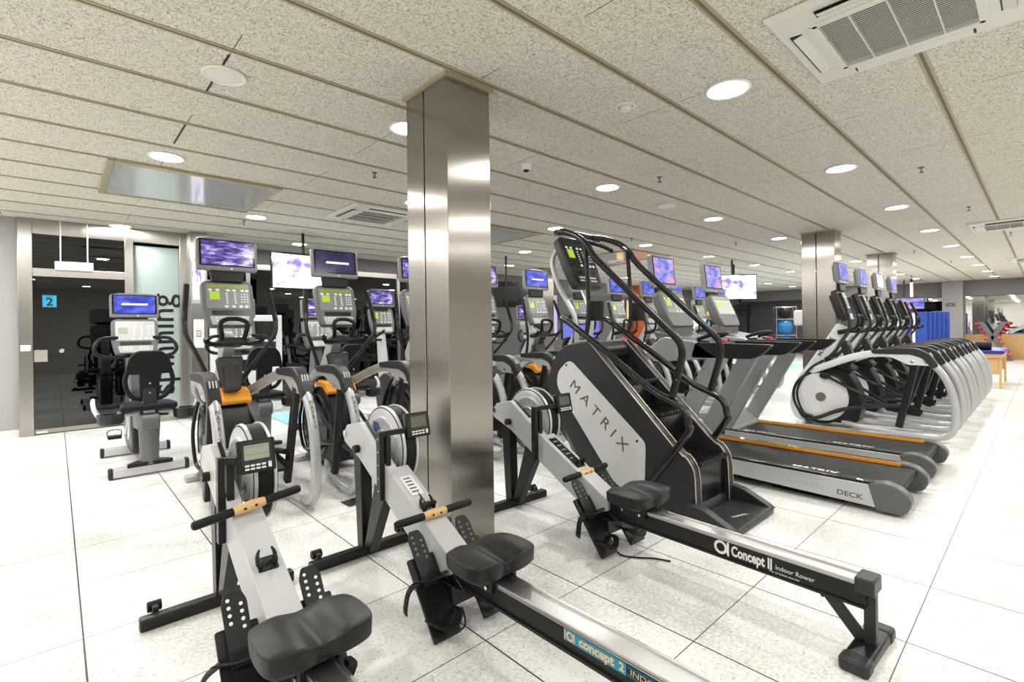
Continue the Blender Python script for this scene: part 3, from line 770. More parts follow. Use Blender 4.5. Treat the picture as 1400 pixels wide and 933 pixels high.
    for j in range(M_):
        for i in range(N_): fs.append((j*n+i, j*n+i+1, (j+1)*n+i+1, (j+1)*n+i))
    ring = [i for i in range(n)]+[j*n+N_ for j in range(1, M_+1)]+[M_*n+i for i in range(N_-1, -1, -1)]+[j*n for j in range(M_-1, 0, -1)]
    o1 = len(vs)
    for q in ring: v_ = vs[q]; vs.append((v_[0]*.985, v_[1]*.985, .346))
    o2 = len(vs)
    for q in ring: v_ = vs[q]; vs.append((v_[0]*.90, v_[1]*.90, .330))
    L_ = len(ring)
    for i in range(L_):
        j = (i+1) % L_; fs.append((ring[i], ring[j], o1+j, o1+i)); fs.append((o1+i, o1+j, o2+j, o2+i))
    fs.append(tuple(o2+i for i in range(L_)))
    st = MB().add([(a, b+seat_y, c_) for a, b, c_ in vs], fs).build('seat', seat_black, t, .005, ang=40)
    MB().box(-.075,.075,seat_y-.085,seat_y+.085,.312,.332).box(-.07,-.052,seat_y-.09,seat_y+.09,.262,.318).box(.052,.07,seat_y-.09,seat_y+.09,.262,.318).build('seat_carriage', black_metal, st, .003)
    m = MB()
    for sx in (-1, 1):
        for sy in (-1, 1): m.cyl((sx*.072,seat_y+sy*.06,.285),(sx*.078,seat_y+sy*.06,.285),.008,seg=10)
    m.build('carriage_bolts', chrome, st)
    # shock cord end hanging below
    return t
FY = 2.88
r1 = make_rower('rowing machine at the left front, seat cropped by the bottom edge, large clear LCD monitor', monitor=(.05,-.50,.80), handle=(.005,-.55,.60), hyaw=.03, htilt=.13, hook=True, mon_big=1.05)
r1.location = (.60, 2.88, 0)
r2 = make_rower('rowing machine beside the steel column, blue and gold lettering on its rail', handle=(0,-.83,.445), hyaw=-.03, htilt=.02)
r2.location = (1.362, 2.88, 0); r2['group'] = r1['group'] = 'rowing machines in the foreground'
r3 = make_rower('rowing machine right of the column, white lettering on its fully visible rail', monitor=(.20,-.45,.80), handle=(0,-.83,.415), hyaw=.05, htilt=.02, seat_y=-1.23, rail_len=2.35)
r3.location = (2.545, 2.85, 0); r3.rotation_euler = (0,0,-.05); r3['group'] = r1['group']
# markings
text('D', .085, blue_print, r2, (.0365,-.165,.768), (0,-1,0), (0,.25,1), 'logo_lettering', .004)
text('i', .085, cyan_print, r2, (.0365,-.218,.745), (0,-1,0), (0,.25,1), 'logo_lettering', .003)
text('R', .085, blue_print, r2, (.0365,-.268,.722), (0,-1,0), (0,.25,1), 'logo_lettering', .004)
x_ = -.0365
MB().yz([(-1.70,.236),(-1.962,.236),(-1.962,.276),(-1.70,.276)], x_-.001, x_).build('rail_sticker', teal, r2)
text('concept', .043, cream, r2, (x_-.0015,-1.842,.2575), (0,-1,0), (0,0,1), 'lettering', .0015, ext=.0003, sx=1.05)
text('2', .038, cream, r2, (x_-.0015,-1.945,.256), (0,-1,0), (0,0,1), 'lettering', .0015, ext=.0003)
text('INDOOR ROWER', .025, cream, r2, (x_-.0015,-2.11,.256), (0,-1,0), (0,0,1), 'lettering', .0, ext=.0003, sx=1.35)
m = MB()
for z in (.238,.242,.246,.2645,.2685,.2725): m.yz([(-1.966,z),(-2.3,z),(-2.3,z+.001),(-1.966,z+.001)], x_-.001, x_)
m.build('sticker_lines', teal, r2)
def crescent(parent, y, z, R_, material, flip=1, x=x_-.001):
    a = MB().lathe([(R_*.62,0),(R_,0),(R_,.0006),(R_*.62,.0006)], (x-.0006,y,z), (1,0,0), 28, closed=True)
    a.yz([(y-R_*1.25*flip,z-R_),(y-R_*1.0*flip,z-R_),(y-R_*.8*flip,z),(y-R_*1.0*flip,z+R_),(y-R_*1.25*flip,z+R_)], x-.0006, x)
    return a.build('rail_emblem', material, parent)
crescent(r2, -1.728, .256, .017, cream)
MB().yz([(-1.702,.238),(-1.706,.238),(-1.706,.274),(-1.702,.274)], x_-.0016, x_-.001).build('rail_emblem', cream, r2)
crescent(r3, -1.745, .247, .034, white_print)
text('Concept II', .068, white_print, r3, (x_-.0015,-1.895,.245), (0,-1,0), (0,0,1), 'lettering', .0022, ext=.0003, sx=.66)
text('Indoor Rower', .028, white_print, r3, (x_-.0015,-2.085,.240), (0,-1,0), (0,0,1), 'lettering', .0, ext=.0003)
text('The complete exercise', .014, white_print, r3, (x_-.0015,-2.04,.216), (0,-1,0), (0,0,1), 'lettering', 0, ext=.0003, shear=.2)
# instruction labels on the beams
def beam_label(r_, y0, y1, material, half):
    def tz(y): return .63+(y+.43)*(.24/.46)
    n = V(0,-.46,.888); al = V(0,-.888,-.46); c = V(.0,(y0+y1)/2,tz((y0+y1)/2)); L = abs(y1-y0)/.888
    MB().ext([(-half,-L/2),(half,-L/2),(half,L/2),(-half,L/2)], c, (1,0,0), tuple(al), tuple(n), .0005, .0015).build('instruction_label', material, r_)
    m = MB()
    for k in range(5): m.ext([(-half*.6,-.006),(half*.5,-.006),(half*.5,.003),(-half*.6,.003)], c+al*(L*(-.35+.17*k)), (1,0,0), tuple(al), tuple(n), .0015, .0022)
    m.build('label_print', grey_print if material is poster_white else light_print, r_)
beam_label(r2, -.55, -.68, poster_white, .035); beam_label(r3, -.52, -.75, black_plastic, .035)
# loose shock cords
MB().tube([(-.10,-1.02,.13),(-.105,-1.05,.07),(-.10,-1.08,.03),(-.07,-1.10,.012),(-.02,-1.09,.012),(.0,-1.06,.04),(.0,-1.04,.07)], .004, 6, smooth=5).build('shock_cord', black_rubber, r2)
MB().tube([(-.06,-1.05,.14),(-.065,-1.08,.06),(-.06,-1.14,.01),(-.02,-1.22,.007),(.05,-1.30,.007),(.09,-1.38,.007)], .005, 6, smooth=5).build('shock_cord', black_rubber, r3)

# ---------------------------------------------------------------- cross-trainer (y = 0 at the rearmost tube, console towards +y)
def stacked(parent, s, size, material, p, q, W, U=(1,0,0), name='lettering'):
    p, q = Vector(p), Vector(q); os_ = []
    for i, ch in enumerate(s):
        os_.append(text(ch, size, material, None, p+(q-p)*(i/(len(s)-1)), U, W, name, .0))
    return merge_mesh(name, os_, parent)
def make_elliptical(name, frame_m, white_disc, cres=orange, with_tv=True, side_text=False, arc_text=True, body_m=None):
    t = thing(name, 'x', 'cross-trainer')
    hw = .31; fm = frame_m
    for s in (-1, 1):
        x = s*hw
        arc = [(x,.30,.93),(x,.205,.86),(x,.115,.72),(x,.06,.55),(x,.035,.36),(x,.045,.20),(x,.085,.10),(x*.99,.17,.055),(x*.97,.30,.05)]
        a = MB().tube(arc, .037, 14, smooth=4).build('rear_arc', silver, t)
        if arc_text: stacked(a, 'MATRIX', .043, grey_print, (x,.112,.81),(x,.030,.635), (0,.35,1))
        MB().tube([(x*.97,.26,.05),(x*.96,.36,.05),(x*.6,.95,.06),(x*.35,1.15,.08)], [.036,.036,.03,.03], 12).cyl((x-s*.012,.235,.05),(x-s*.012,.255,.05),.038).build('floor_tube', silver, t)
        # rail
        sec = []
        for y_, z_, xx in ((.30,.965,x),(.55,.985,x),(.78,.985,x*.98),(1.02,.925,x*.90),(1.25,.83,x*.70),(1.45,.745,x*.42),(1.56,.70,x*.28)): sec.append((xx, y_, z_))
        pts = catmull(sec, 3); n = len(pts); vs = []; fs = []
        for i, p in enumerate(pts):
            tt = (pts[min(i+1,n-1)]-pts[max(i-1,0)]).normalized(); sd = tt.cross(V(0,0,1)).normalized(); u2 = sd.cross(tt)
            for a_, b_ in rrect(.055, .085, .02, 2): vs.append(p+sd*a_+u2*b_)
        m_ = 12
        for i in range(n-1):
            for k in range(m_): fs.append((i*m_+k, i*m_+(k+1)%m_, (i+1)*m_+(k+1)%m_, (i+1)*m_+k))
        fs += [tuple(range(m_)), tuple((n-1)*m_+k for k in range(m_))]
        MB().add(vs, fs).build('upper_rail', fm, t)
        # black cap over the rear roller
        capp = rounded([(.80,1.035),(.55,1.06),(.36,1.062),(.24,.99),(.165,.86),(.225,.825),(.31,.945),(.42,.985),(.78,.985)], [.02,.06,.07,.05,.03,.02,.04,.02,.02], 5)
        cap = MB().yz(capp, x-.043, x+.043).build('roller_cover', dark_grey, t, .012, seg=3)
        m = MB()
        for k in (-.02,0,.02): m.bar((x+k,.247,1.012),(x+k,.222,.965),.008,.006)
        m.build('cover_marks', panel_light, cap)
        pl = MB().yz(rounded([(.72,.98),(.30,.98),(.20,.90),(.22,.86),(.44,.865),(.58,.94)], .02), x-.03, x+.03).build('bracket_plate', fm, t, .004)
        m = MB()
        for y_, z_ in ((.275,.90),(.40,.905)):
            for e in (-1, 1): m.lathe([(.001,.0),(.018,.0),(.018,.006),(.008,.009),(.001,.009)] if e > 0 else [(.001,-.0),(.018,-.0),(.018,-.006),(.008,-.009),(.001,-.009)], (x+e*.03,y_,z_), (1,0,0), 14)
        m.build('bolts', chrome, pl)
        # swinging link and pedal arm (one side forward, the other back)
        yb = .54 if s < 0 else .62; zb = .12 if s < 0 else .11
        xi = x-s*.015
        MB().bar((xi,.375,.905),(xi,yb,zb),.05,.075,up=(0,1,0),r=.012).build('link_arm', black_metal, t, .004)
        xp = s*.185
        zc = .46 if s < 0 else .26
        MB().tube([(xi-s*.03,yb-.06,zb+.26),(xi-s*.04,yb+.30,zb+.21),(xp,yb+.62,zb+.12),(s*.17,yb+.86,zb+.0),(s*.15,1.56,.07)], [.022,.026,.026,.024,.024], 10, smooth=4, flat=1.0).build('pedal_arm', black_metal, t)
        pd = MB().ext(rounded([(-.075,-.17),(.075,-.17),(.085,.16),(-.085,.16)], .03), (xp-s*.02,yb-.02,zb+.17), (1,0,0), (0,1,.12), (0,-.12,1), -.012, .012)
        pd.ext([(-.082,-.17),(-.07,-.17),(-.07,.16),(-.082,.16)], (xp-s*.02,yb-.02,zb+.17), (1,0,0), (0,1,.12), (0,-.12,1), .0, .05)
        pd.ext([(.07,-.17),(.082,-.17),(.082,.16),(.07,.16)], (xp-s*.02,yb-.02,zb+.17), (1,0,0), (0,1,.12), (0,-.12,1), .0, .05)
        pd.build('pedal', black_rubber, t, .004)
        MB().tube([(s*.165,1.30,.66),(xp,1.0,.50),(xp,yb+.12,zb+.22)], .018, 8).sphere((s*.165,1.33,.67),.045,12,8,(.6,1.5,1)).build('connecting_rod', black_metal, t)
        # side disc
        MB().lathe([(.001,.012),(.05,.012),(.052,.010),(.24,.010),(.315,.0),(.315,-.03),(.001,-.03)] if s > 0 else [(.001,-.012),(.05,-.012),(.052,-.010),(.24,-.010),(.315,-.0),(.315,.03),(.001,.03)], (s*.135,1.39,.385), (1,0,0), 44).build('side_disc', white_paint if white_disc else black_gloss, t)
        MB().cyl((s*.145,1.39,.385),(s*.151,1.39,.385),.06,seg=24).build('disc_hub', mid_grey, t)
        # moving handlebar
        hb = [(s*.07,1.34,.88),(s*.13,1.27,.93),(s*.19,1.17,1.05),(s*.28,1.06,1.22),(s*.335,1.01,1.33),(s*.345,1.02,1.45),(s*.33,1.06,1.58),(s*.31,1.12,1.74)]
        hb = MB().tube(hb, [.03,.028,.019,.018,.018,.018,.018,.018], 10, smooth=4).build('handlebar', dark_grey, t)
        MB().tube([(s*.345,1.02,1.44),(s*.33,1.06,1.58),(s*.31,1.12,1.74)], .021, 12, smooth=3).build('grip', black_rubber, hb)
        MB().tube([(s*.10,1.36,.87),(s*.16,1.52,.74),(s*.185,1.66,.45),(s*.18,1.60,.18),(s*.16,1.48,.12)], .016, 8, smooth=5).build('lower_linkage', black_metal, t)
        # contact grips: low loop in front of the console
        MB().tube([(s*.02,1.06,1.26),(s*.075,1.03,1.275),(s*.09,.98,1.33),(s*.10,.965,1.42),(s*.05,.99,1.455),(0,1.0,1.46)], .019, 8, smooth=4).build('contact_grip', black_rubber, t)
        MB().tube([(s*.05,1.05,1.255),(s*.14,1.0,1.25),(s*.20,.955,1.265),(s*.215,.93,1.30)], .020, 8, smooth=4).build('side_grip', black_rubber, t)
    # centre body
    shroud = rounded([(.98,.10),(1.05,.06),(1.62,.06),(1.70,.20),(1.68,.52),(1.55,.74),(1.30,.80),(1.08,.74),(.98,.55),(.93,.30)], .08)
    MB().yz(shroud, -.13, .13).build('body_shroud', body_m or black_plastic, t, .015)
    MB().lathe([(.325,-.142),(.352,-.13),(.352,.13),(.325,.142)], (0,1.39,.385), (1,0,0), 44, closed=True).build('shroud_ring', black_plastic, t)
    # crescent (amber) under the tray
    cr = rounded([(1.02,.765),(1.10,.84),(1.30,.865),(1.36,.82),(1.15,.79),(1.05,.725)], .02)
    MB().yz(cr, -.145, .145).build('crescent_trim', cres, t, .01)
    # front fork frame and neck
    nk = rounded([(1.60,.03),(1.74,.05),(1.80,.20),(1.79,.42),(1.70,.62),(1.56,.82),(1.22,1.36),(1.10,1.30),(1.34,.84),(1.50,.70),(1.64,.50),(1.69,.30),(1.65,.14),(1.58,.10)], [.02,.06,.1,.1,.1,.1,.02,.02,.1,.1,.1,.1,.05,.02], 5)
    neck = MB().yz(nk, -.048, .048).build('neck_frame', fm, t, .012, seg=3)
    if side_text:
        for s in (-1, 1):
            u = V(0,-.54,.84) if s < 0 else V(0,.54,-.84)
            u = V(0,-.54,.84); text('MATRIX', .075, grey_print, neck, (s*.0485,1.35,1.05), tuple(u if s < 0 else -u), (0,-.84*1,-.54) if s > 0 else (0,.84,.54), 'lettering', .001, sx=1.1)
    MB().box(-.26,.26,1.58,1.66,.0,.06).build('front_stabiliser', fm, t, .015)
    # tray
    tr = MB().ext(rounded([(-.065,-.15),(.065,-.15),(.105,.15),(-.105,.15)], .03), (0,1.10,.985), (1,0,0), (0,.25,.97), (0,-.97,.25), -.05, .035)
    tr.build('bottle_tray', dark_grey, t, .012)
    MB().ext(rounded([(-.045,-.12),(.045,-.12),(.065,.08),(-.065,.08)], .02), (0,1.10,.985), (1,0,0), (0,.25,.97), (0,-.97,.25), .036, .041).build('tray_insert', black_gloss, t)
    MB().cyl((-.16,1.30,.885),(.16,1.30,.885),.042).build('pivot_housing', black_plastic, t, .01)
    MB().bar((0,1.20,1.24),(0,1.00,1.275),.22,.06,r=.025).build('grip_mount', black_plastic, t, .006)
    console(t, (0,1.13,1.60), .40, .42, .30, face=con_face)
    if with_tv: tv(t, (0,1.17,2.02), .47, .29, 'cloud', .10)
    return t

e0 = make_elliptical('cross_trainer', silver, False)
LX0, LP, LY = 1.10, .955, 3.65
for k in range(11):
    o = e0 if k == 0 else copy_tree(e0)
    o.location = (LX0+LP*k, LY, 0); o.name = 'cross_trainer'
    wh = ['leftmost silver cross-trainer, purple clouds on its screen, behind the left rowing machine',
          'second silver cross-trainer from the left, white bar on its dark blue screen',
          'third silver cross-trainer from the left, cut by the left edge of the nearest steel column',
          'silver cross-trainer just right of the nearest steel column, most of it hidden',
          'silver cross-trainer left of the stair climber, blue screen with a white bar',
          'silver cross-trainer mostly hidden behind the console of the stair climber',
          'silver cross-trainer seen between the two upper arms of the stair climber',
          'silver cross-trainer behind the right-hand upper arm of the stair climber',
          'silver cross-trainer behind the console of the nearer treadmill',
          'silver cross-trainer whose blue screen shows between the two treadmill screens',
          'rightmost silver cross-trainer, red tag on its rear tube, beyond the treadmills'][k]
    tag(o, wh, 'cross-trainer', 'silver cross-trainers in the long row')
    kind = ['cloud','dark','cloud','cloud','blue','blue','blue','blue','blue','blue','blue'][k]
    set_mat(find(o, 'screen'), SCR[kind])
    if k in (1, 4): add_bar(find(o, 'screen_housing'), (.02,1.17,2.02), .40, .10)
    if k == 10: MB().cyl((-.31,.14,.62),(-.31,.105,.545),.045).build('red_tag', red_rub, o)
# white-framed cross-trainers on the right
e1 = make_elliptical('cross_trainer', white_paint, True, black_plastic, side_text=True, arc_text=False)
for s_ in e1.children:
    pass
for k in range(5):
    o = e1 if k == 0 else copy_tree(e1)
    o.location = (7.60+1.06*k, .65, 0)
    tag(o, ['nearest white-framed cross-trainer on the right, round white side disc in full view',
            'second white-framed cross-trainer on the right, tilted blue screen',
            'third white-framed cross-trainer on the right, pale glaring screen',
            'fourth white-framed cross-trainer on the right, last one with a screen on top',
            'farthest white-framed cross-trainer on the right, without a screen',
            'farthest white-framed cross-trainer on the right, without a screen'][k], 'cross-trainer', 'white-framed cross-trainers on the right')
    if k >= 4:
        for ch in list(o.children):
            if ch.name.startswith(('screen_housing', 'mounting_bracket')):
                for g_ in list(ch.children): bpy.data.objects.remove(g_)
                bpy.data.objects.remove(ch)
    else: set_mat(find(o, 'screen'), SCR[['blue','blue','bright','blue'][k]])
    set_mat(find(o, 'console'), dark_grey)

# ---------------------------------------------------------------- seated bike (y = 0 at the rear stabiliser)
def make_bike(label, name='seated_bike'):
    t = thing(name, label, 'exercise bike')
    for y_, nm in ((0,'rear_foot'),(1.10,'front_foot')):
        ft = MB().xz(rrect(.56,.078,.015,3), y_-.045, y_+.045)
        for i in range(len(ft.v)): ft.v[i].z += .055
        ft = ft.build(nm, bright_silver, t, .006)
        for s in (-1, 1): MB().yz([(y_-.05,.005),(y_+.05,.005),(y_+.04,.10),(y_-.04,.10)], min(s*.28,s*.315), max(s*.28,s*.315)).build('end_cap', dark_grey, ft, .01)
    MB().xy(rounded([(-.19,-.06),(.19,-.06),(.10,.06),(-.10,.06)], .03), .09, .13).build('foot_cover', black_plastic, t, .012)
    # frame
    MB().lathe([(.001,.10),(.085,.10),(.075,.16),(.085,.42),(.09,.44),(.001,.44)], (0,.02,0), seg=20).build('rear_post', mid_grey, t, .004)
    MB().yz(rounded([(-.02,.42),(.14,.40),(.9,.34),(.9,.50),(.3,.58),(.0,.60),(-.10,.56),(-.09,.44)], .05), -.075, .075).build('main_beam', mid_grey, t, .015)
    MB().yz(rounded([(.52,.08),(1.25,.08),(1.36,.30),(1.28,.62),(1.08,.72),(.80,.66),(.58,.45)], .12), -.085, .085).build('body_shroud', dark_grey, t, .02)
    MB().lathe([(.001,.092),(.16,.092),(.19,.085),(.001,.085)], (0,.95,.38), (1,0,0), 30).lathe([(.001,-.092),(.16,-.092),(.19,-.085),(.001,-.085)], (0,.95,.38), (1,0,0), 30).build('side_disc', silver, t)
    for s in (-1, 1):
        cr = MB().bar((s*.11,.78,.36),(s*.13,.78+s*.13,.36+s*.08),.02,.035).build('crank', silver, t, .004)
        pc = V(s*.22,.78+s*.13,.36+s*.08)
        pd = MB().box(pc.x-.055,pc.x+.055,pc.y-.05,pc.y+.05,pc.z-.012,pc.z+.018).build('pedal', black_rubber, t, .006)
        MB().tube([pc+V(-.055,0,0), pc+V(-.05,0,.07), pc+V(.05,0,.07), pc+V(.055,0,0)], .014, 6, smooth=4, flat=.3).build('pedal_strap', black_rubber, pd)
    # seat, back rest
    MB().box(-.05,.05,-.03,.05,.56,.86).build('seat_post', bright_silver, t, .01)
    MB().xy(rounded([(-.23,-.08),(.23,-.08),(.20,.26),(.07,.36),(-.07,.36),(-.20,.26)], .07), .615, .675).build('seat', black_rubber, t, .02, seg=3)
    MB().box(-.055,.055,-.055,-.02,.62,.90).build('back_support', dark_grey, t, .01)
    m = MB().ext(rounded([(-.13,.02),(.13,.02),(.20,.20),(.17,.40),(.12,.47),(-.12,.47),(-.17,.40),(-.20,.20)], .05), (0,-.02,.68), (1,0,0), (0,-.10,1), (0,-1,-.10), -.03, .015)
    # frame shape with two openings: built as top pad, centre spine and side loops
    bk = MB().ext(rounded([(-.19,.28),(.19,.28),(.155,.44),(.10,.50),(-.10,.50),(-.155,.44)], .05), (0,-.02,.68), (1,0,0), (0,-.10,1), (0,-1,-.10), -.03, .02)
    bk.ext([(-.075,.04),(.075,.04),(.08,.30),(-.08,.30)], (0,-.02,.68), (1,0,0), (0,-.10,1), (0,-1,-.10), -.03, .02)
    for s in (-1, 1): bk.tube([(s*.165,-.045,1.0),(s*.185,-.035,.90),(s*.165,-.025,.80),(s*.12,-.02,.74),(s*.05,-.015,.715)], .022, 8, smooth=4)
    bk = bk.build('backrest', black_rubber, t, .012)
    m = MB()
    for z in (.78,.87): m.cyl((0,-.058,z),(0,-.062,z),.009)
    m.build('screws', chrome, bk)
    for s in (-1, 1):
        MB().tube([(s*.06,.04,.60),(s*.16,.03,.585),(s*.24,.03,.60)], .022, 8, smooth=3).build('side_arm', silver, t)
        cp = MB().lathe([(.001,.0),(.072,.0),(.095,.02),(.105,.105),(.082,.105),(.07,.03),(.001,.03)], (s*.29,.0,.50), seg=14).build('cup_holder', dark_grey, t, ang=25)
        MB().tube([(s*.37,.05,.58),(s*.40,.07,.64),(s*.41,.12,.70),(s*.405,.17,.73)], [.022,.020,.018,.016], 8, smooth=3).build('side_handle', bright_silver, t)
    # console mast, bars and screen
    MB().yz(rounded([(1.05,.62),(1.30,.62),(1.20,1.10),(1.12,1.34),(1.04,1.32),(1.03,1.0)], .06), -.055, .055).build('console_mast', mid_grey, t, .015)
    for s in (-1, 1):
        MB().tube([(s*.05,1.02,1.10),(s*.22,.95,1.09),(s*.33,.90,1.12),(s*.36,.90,1.20),(s*.30,.95,1.29),(s*.16,1.02,1.30)], .019, 10, smooth=4).build('handlebar', black_rubber, t)
    console(t, (0,1.02,1.32), .42, .40, .28, face=con_face_pale)
    tv(t, (0,1.08,1.66), .44, .27, 'blue', .08, brk=.07)
    return t
b0 = make_bike('x')
BX0, BP, BY = .655, 1.02, 5.86
for k in range(7):
    if k in (3, 4): continue
    o = b0 if k == 0 else copy_tree(b0)
    o.location = (BX0+BP*k, BY, 0)
    tag(o, ['seated exercise bike at far left in front of the glass door, blue screen',
            'seated exercise bike behind the leftmost silver cross-trainer, only cup holder and lower part showing',
            'seated exercise bike with cloud picture on its screen, between the first two cross-trainers',
            '', 'seated exercise bike hidden for the most part behind the nearest steel column',
            'seated exercise bike with a purple screen just right of the nearest steel column',
            'seated exercise bike behind the cross-trainer left of the stair climber'][k], 'exercise bike', 'seated exercise bikes in the back row')
    set_mat(find(o, 'screen'), SCR[['blue','dark','cloud','','cloud','cloud','cloud'][k]])
    if k == 0: add_bar(find(o, 'screen_housing'), (0,1.08,1.67), .40, .08)
    if k != 0: set_mat(find(o, 'button_panel'), con_face)
# upright bike in the same row
def make_upright(label):
    t = thing('upright_bike', label, 'exercise bike')
    for y_ in (0,1.0):
        MB().box(-.27,.27,y_-.04,y_+.04,.015,.085).build('foot', bright_silver, t, .01)
    MB().yz(rounded([(.25,.09),(1.0,.09),(1.08,.30),(1.02,.60),(.80,.72),(.55,.66),(.30,.45)], .12), -.085, .085).build('body_shroud', dark_grey, t, .02)
    for s in (-1, 1):
        text('MATRIX', .05, light_print, t, (s*.0865,.62,.30), (0,-1 if s < 0 else 1,0), (0,0,1), 'lettering', .001)
    MB().bar((0,.30,.45),(0,.12,.86),.07,.05,r=.01).build('seat_post', bright_silver, t, .005)
    MB().xy(rounded([(-.13,-.08),(.13,-.08),(.10,.05),(.03,.22),(-.03,.22),(-.10,.05)], .05), .87, .93).build('saddle', black_rubber, t, .02)
    MB().yz(rounded([(.86,.62),(1.04,.60),(1.10,1.40),(1.0,1.42)], .04), -.05, .05).build('console_mast', bright_silver, t, .015)
    for s in (-1, 1):
        MB().tube([(s*.04,.95,1.20),(s*.20,.90,1.20),(s*.24,.70,1.26),(s*.20,.55,1.34)], .018, 10, smooth=4).build('handlebar', black_rubber, t)
        MB().bar((s*.10,.66,.36),(s*.13,.66+s*.12,.36+s*.10),.02,.035).build('crank', silver, t, .004)
        MB().box(s*.19-.05,s*.19+.05,.66+s*.12-.05,.66+s*.12+.05,.35+s*.10,.38+s*.10).build('pedal', black_rubber, t, .006)
    console(t, (0,.98,1.50), .40, .40, .28, face=con_face)
    tv(t, (0,1.02,1.84), .44, .27, 'cloud', .08, brk=.07)
    return t
ub = make_upright('upright exercise bike with dark grey body, behind the second silver cross-trainer')
ub.location = (BX0+BP*3-.02, 5.95, 0)

# ---------------------------------------------------------------- treadmill (y = 0 at the rear end)
def make_treadmill(label):
    t = thing('treadmill', label, 'treadmill')
    hw = .40
    MB().box(-.295,.295,.06,1.75,.145,.198).cyl((-.295,.07,.165),(.295,.07,.165),.034,seg=20).build('belt', black_rubber, t, .002)
    MB().box(-.33,.33,.30,1.75,.05,.14).build('deck_frame', black_metal, t, .004)
    for s in (-1, 1):
        a, b = sorted((s*.30, s*.395))
        MB().box(a, b, .12, 1.80, .15, .212).build('foot_rail', black_plastic if s < 0 else mid_grey, t, .008)
        a2, b2 = sorted((s*.36, s*.399)); MB().box(a2, b2, .13, 1.78, .206, .216).build('rail_edge', black_gloss, t, .003)
        a, b = sorted((s*.393, s*.405))
        sp = MB().yz(rounded([(.14,.04),(1.75,.09),(1.75,.20),(.14,.195)], .01), a, b).build('side_plate', silver, t, .003)
        if s < 0:
            text('ULTIMATE', .048, light_print, sp, (-.4055,.62,.105), (0,-1,-.03), (0,-.03,1), 'lettering', -.0012, ext=.0004, sx=1.15)
            text('DECK', .050, grey_print, sp, (-.4055,.33,.097), (0,-1,-.03), (0,-.03,1), 'lettering', .0012, ext=.0004, sx=1.25)
        a, b = sorted((s*.294, s*.301)); MB().box(a, b, .14, 1.72, .198, .2045 if s < 0 else .226).build('orange_strip', orange, t, .002)
        a, b = sorted((s*.298, s*.412))
        cap = rounded([(.0,.02),(.17,.02),(.22,.205),(.13,.228),(.03,.205),(-.04,.13)], [.07,.01,.02,.04,.06,.06], 5)
        MB().yz(cap, a, b).build('end_cap', cap_grey, t, .018, seg=3)
        # upright plate leaning back
        up = rounded([(1.74,.14),(1.92,.14),(1.40,1.08),(1.22,1.08)], .02)
        a, b = sorted((s*.33, s*.385)); u = MB().yz(up, a, b).build('upright', plate_grey, t, .008)
        m = MB()
        for k in range(7): m.cyl((s*.386,1.80-.06*k,.36+.10*k),(s*.3875,1.80-.06*k,.36+.10*k),.006,seg=8)
        if s < 0: m.build('upright_screws', black_plastic, u)
        # handrail
        hr = rounded([(.86,1.185),(1.52,1.20),(1.56,1.06),(1.50,1.055),(.98,1.065)], [.02,.03,.03,.05,.08])
        a, b = sorted((s*.31, s*.385)); MB().yz(hr, a, b).build('handrail', black_plastic, t, .02, seg=3)
        MB().yz(rounded([(1.30,1.06),(1.95,1.00),(2.02,1.12),(1.85,1.25),(1.52,1.205)], .05), a, b).build('rail_root', plate_grey, t, .015)
        MB().cyl((s*.20,.4,.02),(s*.30,.4,.02),.02).box(min(s*.2,s*.3),max(s*.2,s*.3),.5,.9,.0,.05).build('rear_support', black_rubber, t, .005)
    MB().yz(rounded([(1.66,.14),(2.22,.06),(2.28,.22),(2.12,.36),(1.85,.38),(1.66,.22)], .07), -.37, .37).build('motor_hood', plate_grey, t, .02, seg=3)
    for s in (-1, 1): MB().box(min(s*.2,s*.33),max(s*.2,s*.33),1.9,2.1,.0,.07).build('front_support', black_rubber, t, .005)
    m = MB().box(-.31,.31,1.45,1.95,1.12,1.19).yz(rounded([(1.43,1.16),(1.95,1.22),(2.0,1.30),(1.70,1.24)], .02), -.30, .30)
    m.build('dashboard', mid_grey, t, .02)
    for s in (-1, 1):
        MB().lathe([(.001,.0),(.05,.0),(.055,.02),(.04,.02),(.035,.005),(.001,.005)], (s*.22,1.52,1.19), seg=16).build('cup_holder', black_plastic, t)
    MB().tube([(-.17,1.60,1.22),(-.13,1.45,1.27),(.13,1.45,1.27),(.17,1.60,1.22)], .018, 8, smooth=4).build('heart_rate_bar', black_rubber, t)
    MB().box(-.04,.04,1.40,1.46,1.19,1.215).build('stop_button', red_rub, t, .008)
    MB().box(-.22,.22,1.84,1.98,1.16,1.36).build('console_neck', mid_grey, t, .02)
    text('MATRIX', .075, white_print, t, (-.245,.60,.1985), (0,-1,0), (1,0,0), 'belt_lettering', .002, ext=.0006, sx=1.2)
    text('MATRIX', .075, white_print, t, (-.245,1.45,.1985), (0,-1,0), (1,0,0), 'belt_lettering', .002, ext=.0006, sx=1.2)
    console(t, (0,1.90,1.53), .50, .40, .42, depth=.08, face=con_face, lower=False)
    tv(t, (0,2.06,1.92), .46, .36, 'pink', .10)
    return t
t1 = make_treadmill('nearer treadmill, lettering on the silver side of its deck, right of the stair climber'); t1.location = (4.67, .66, 0)
t2 = copy_tree(t1); tag(t2, 'farther treadmill beside the cross-trainers, red and purple landscape on its screen'); t2.location = (5.80, .66, 0)
t1['group'] = t2['group'] = 'two treadmills behind the stair climber'
set_mat(find(t2, 'button_panel'), con_face_pale); 

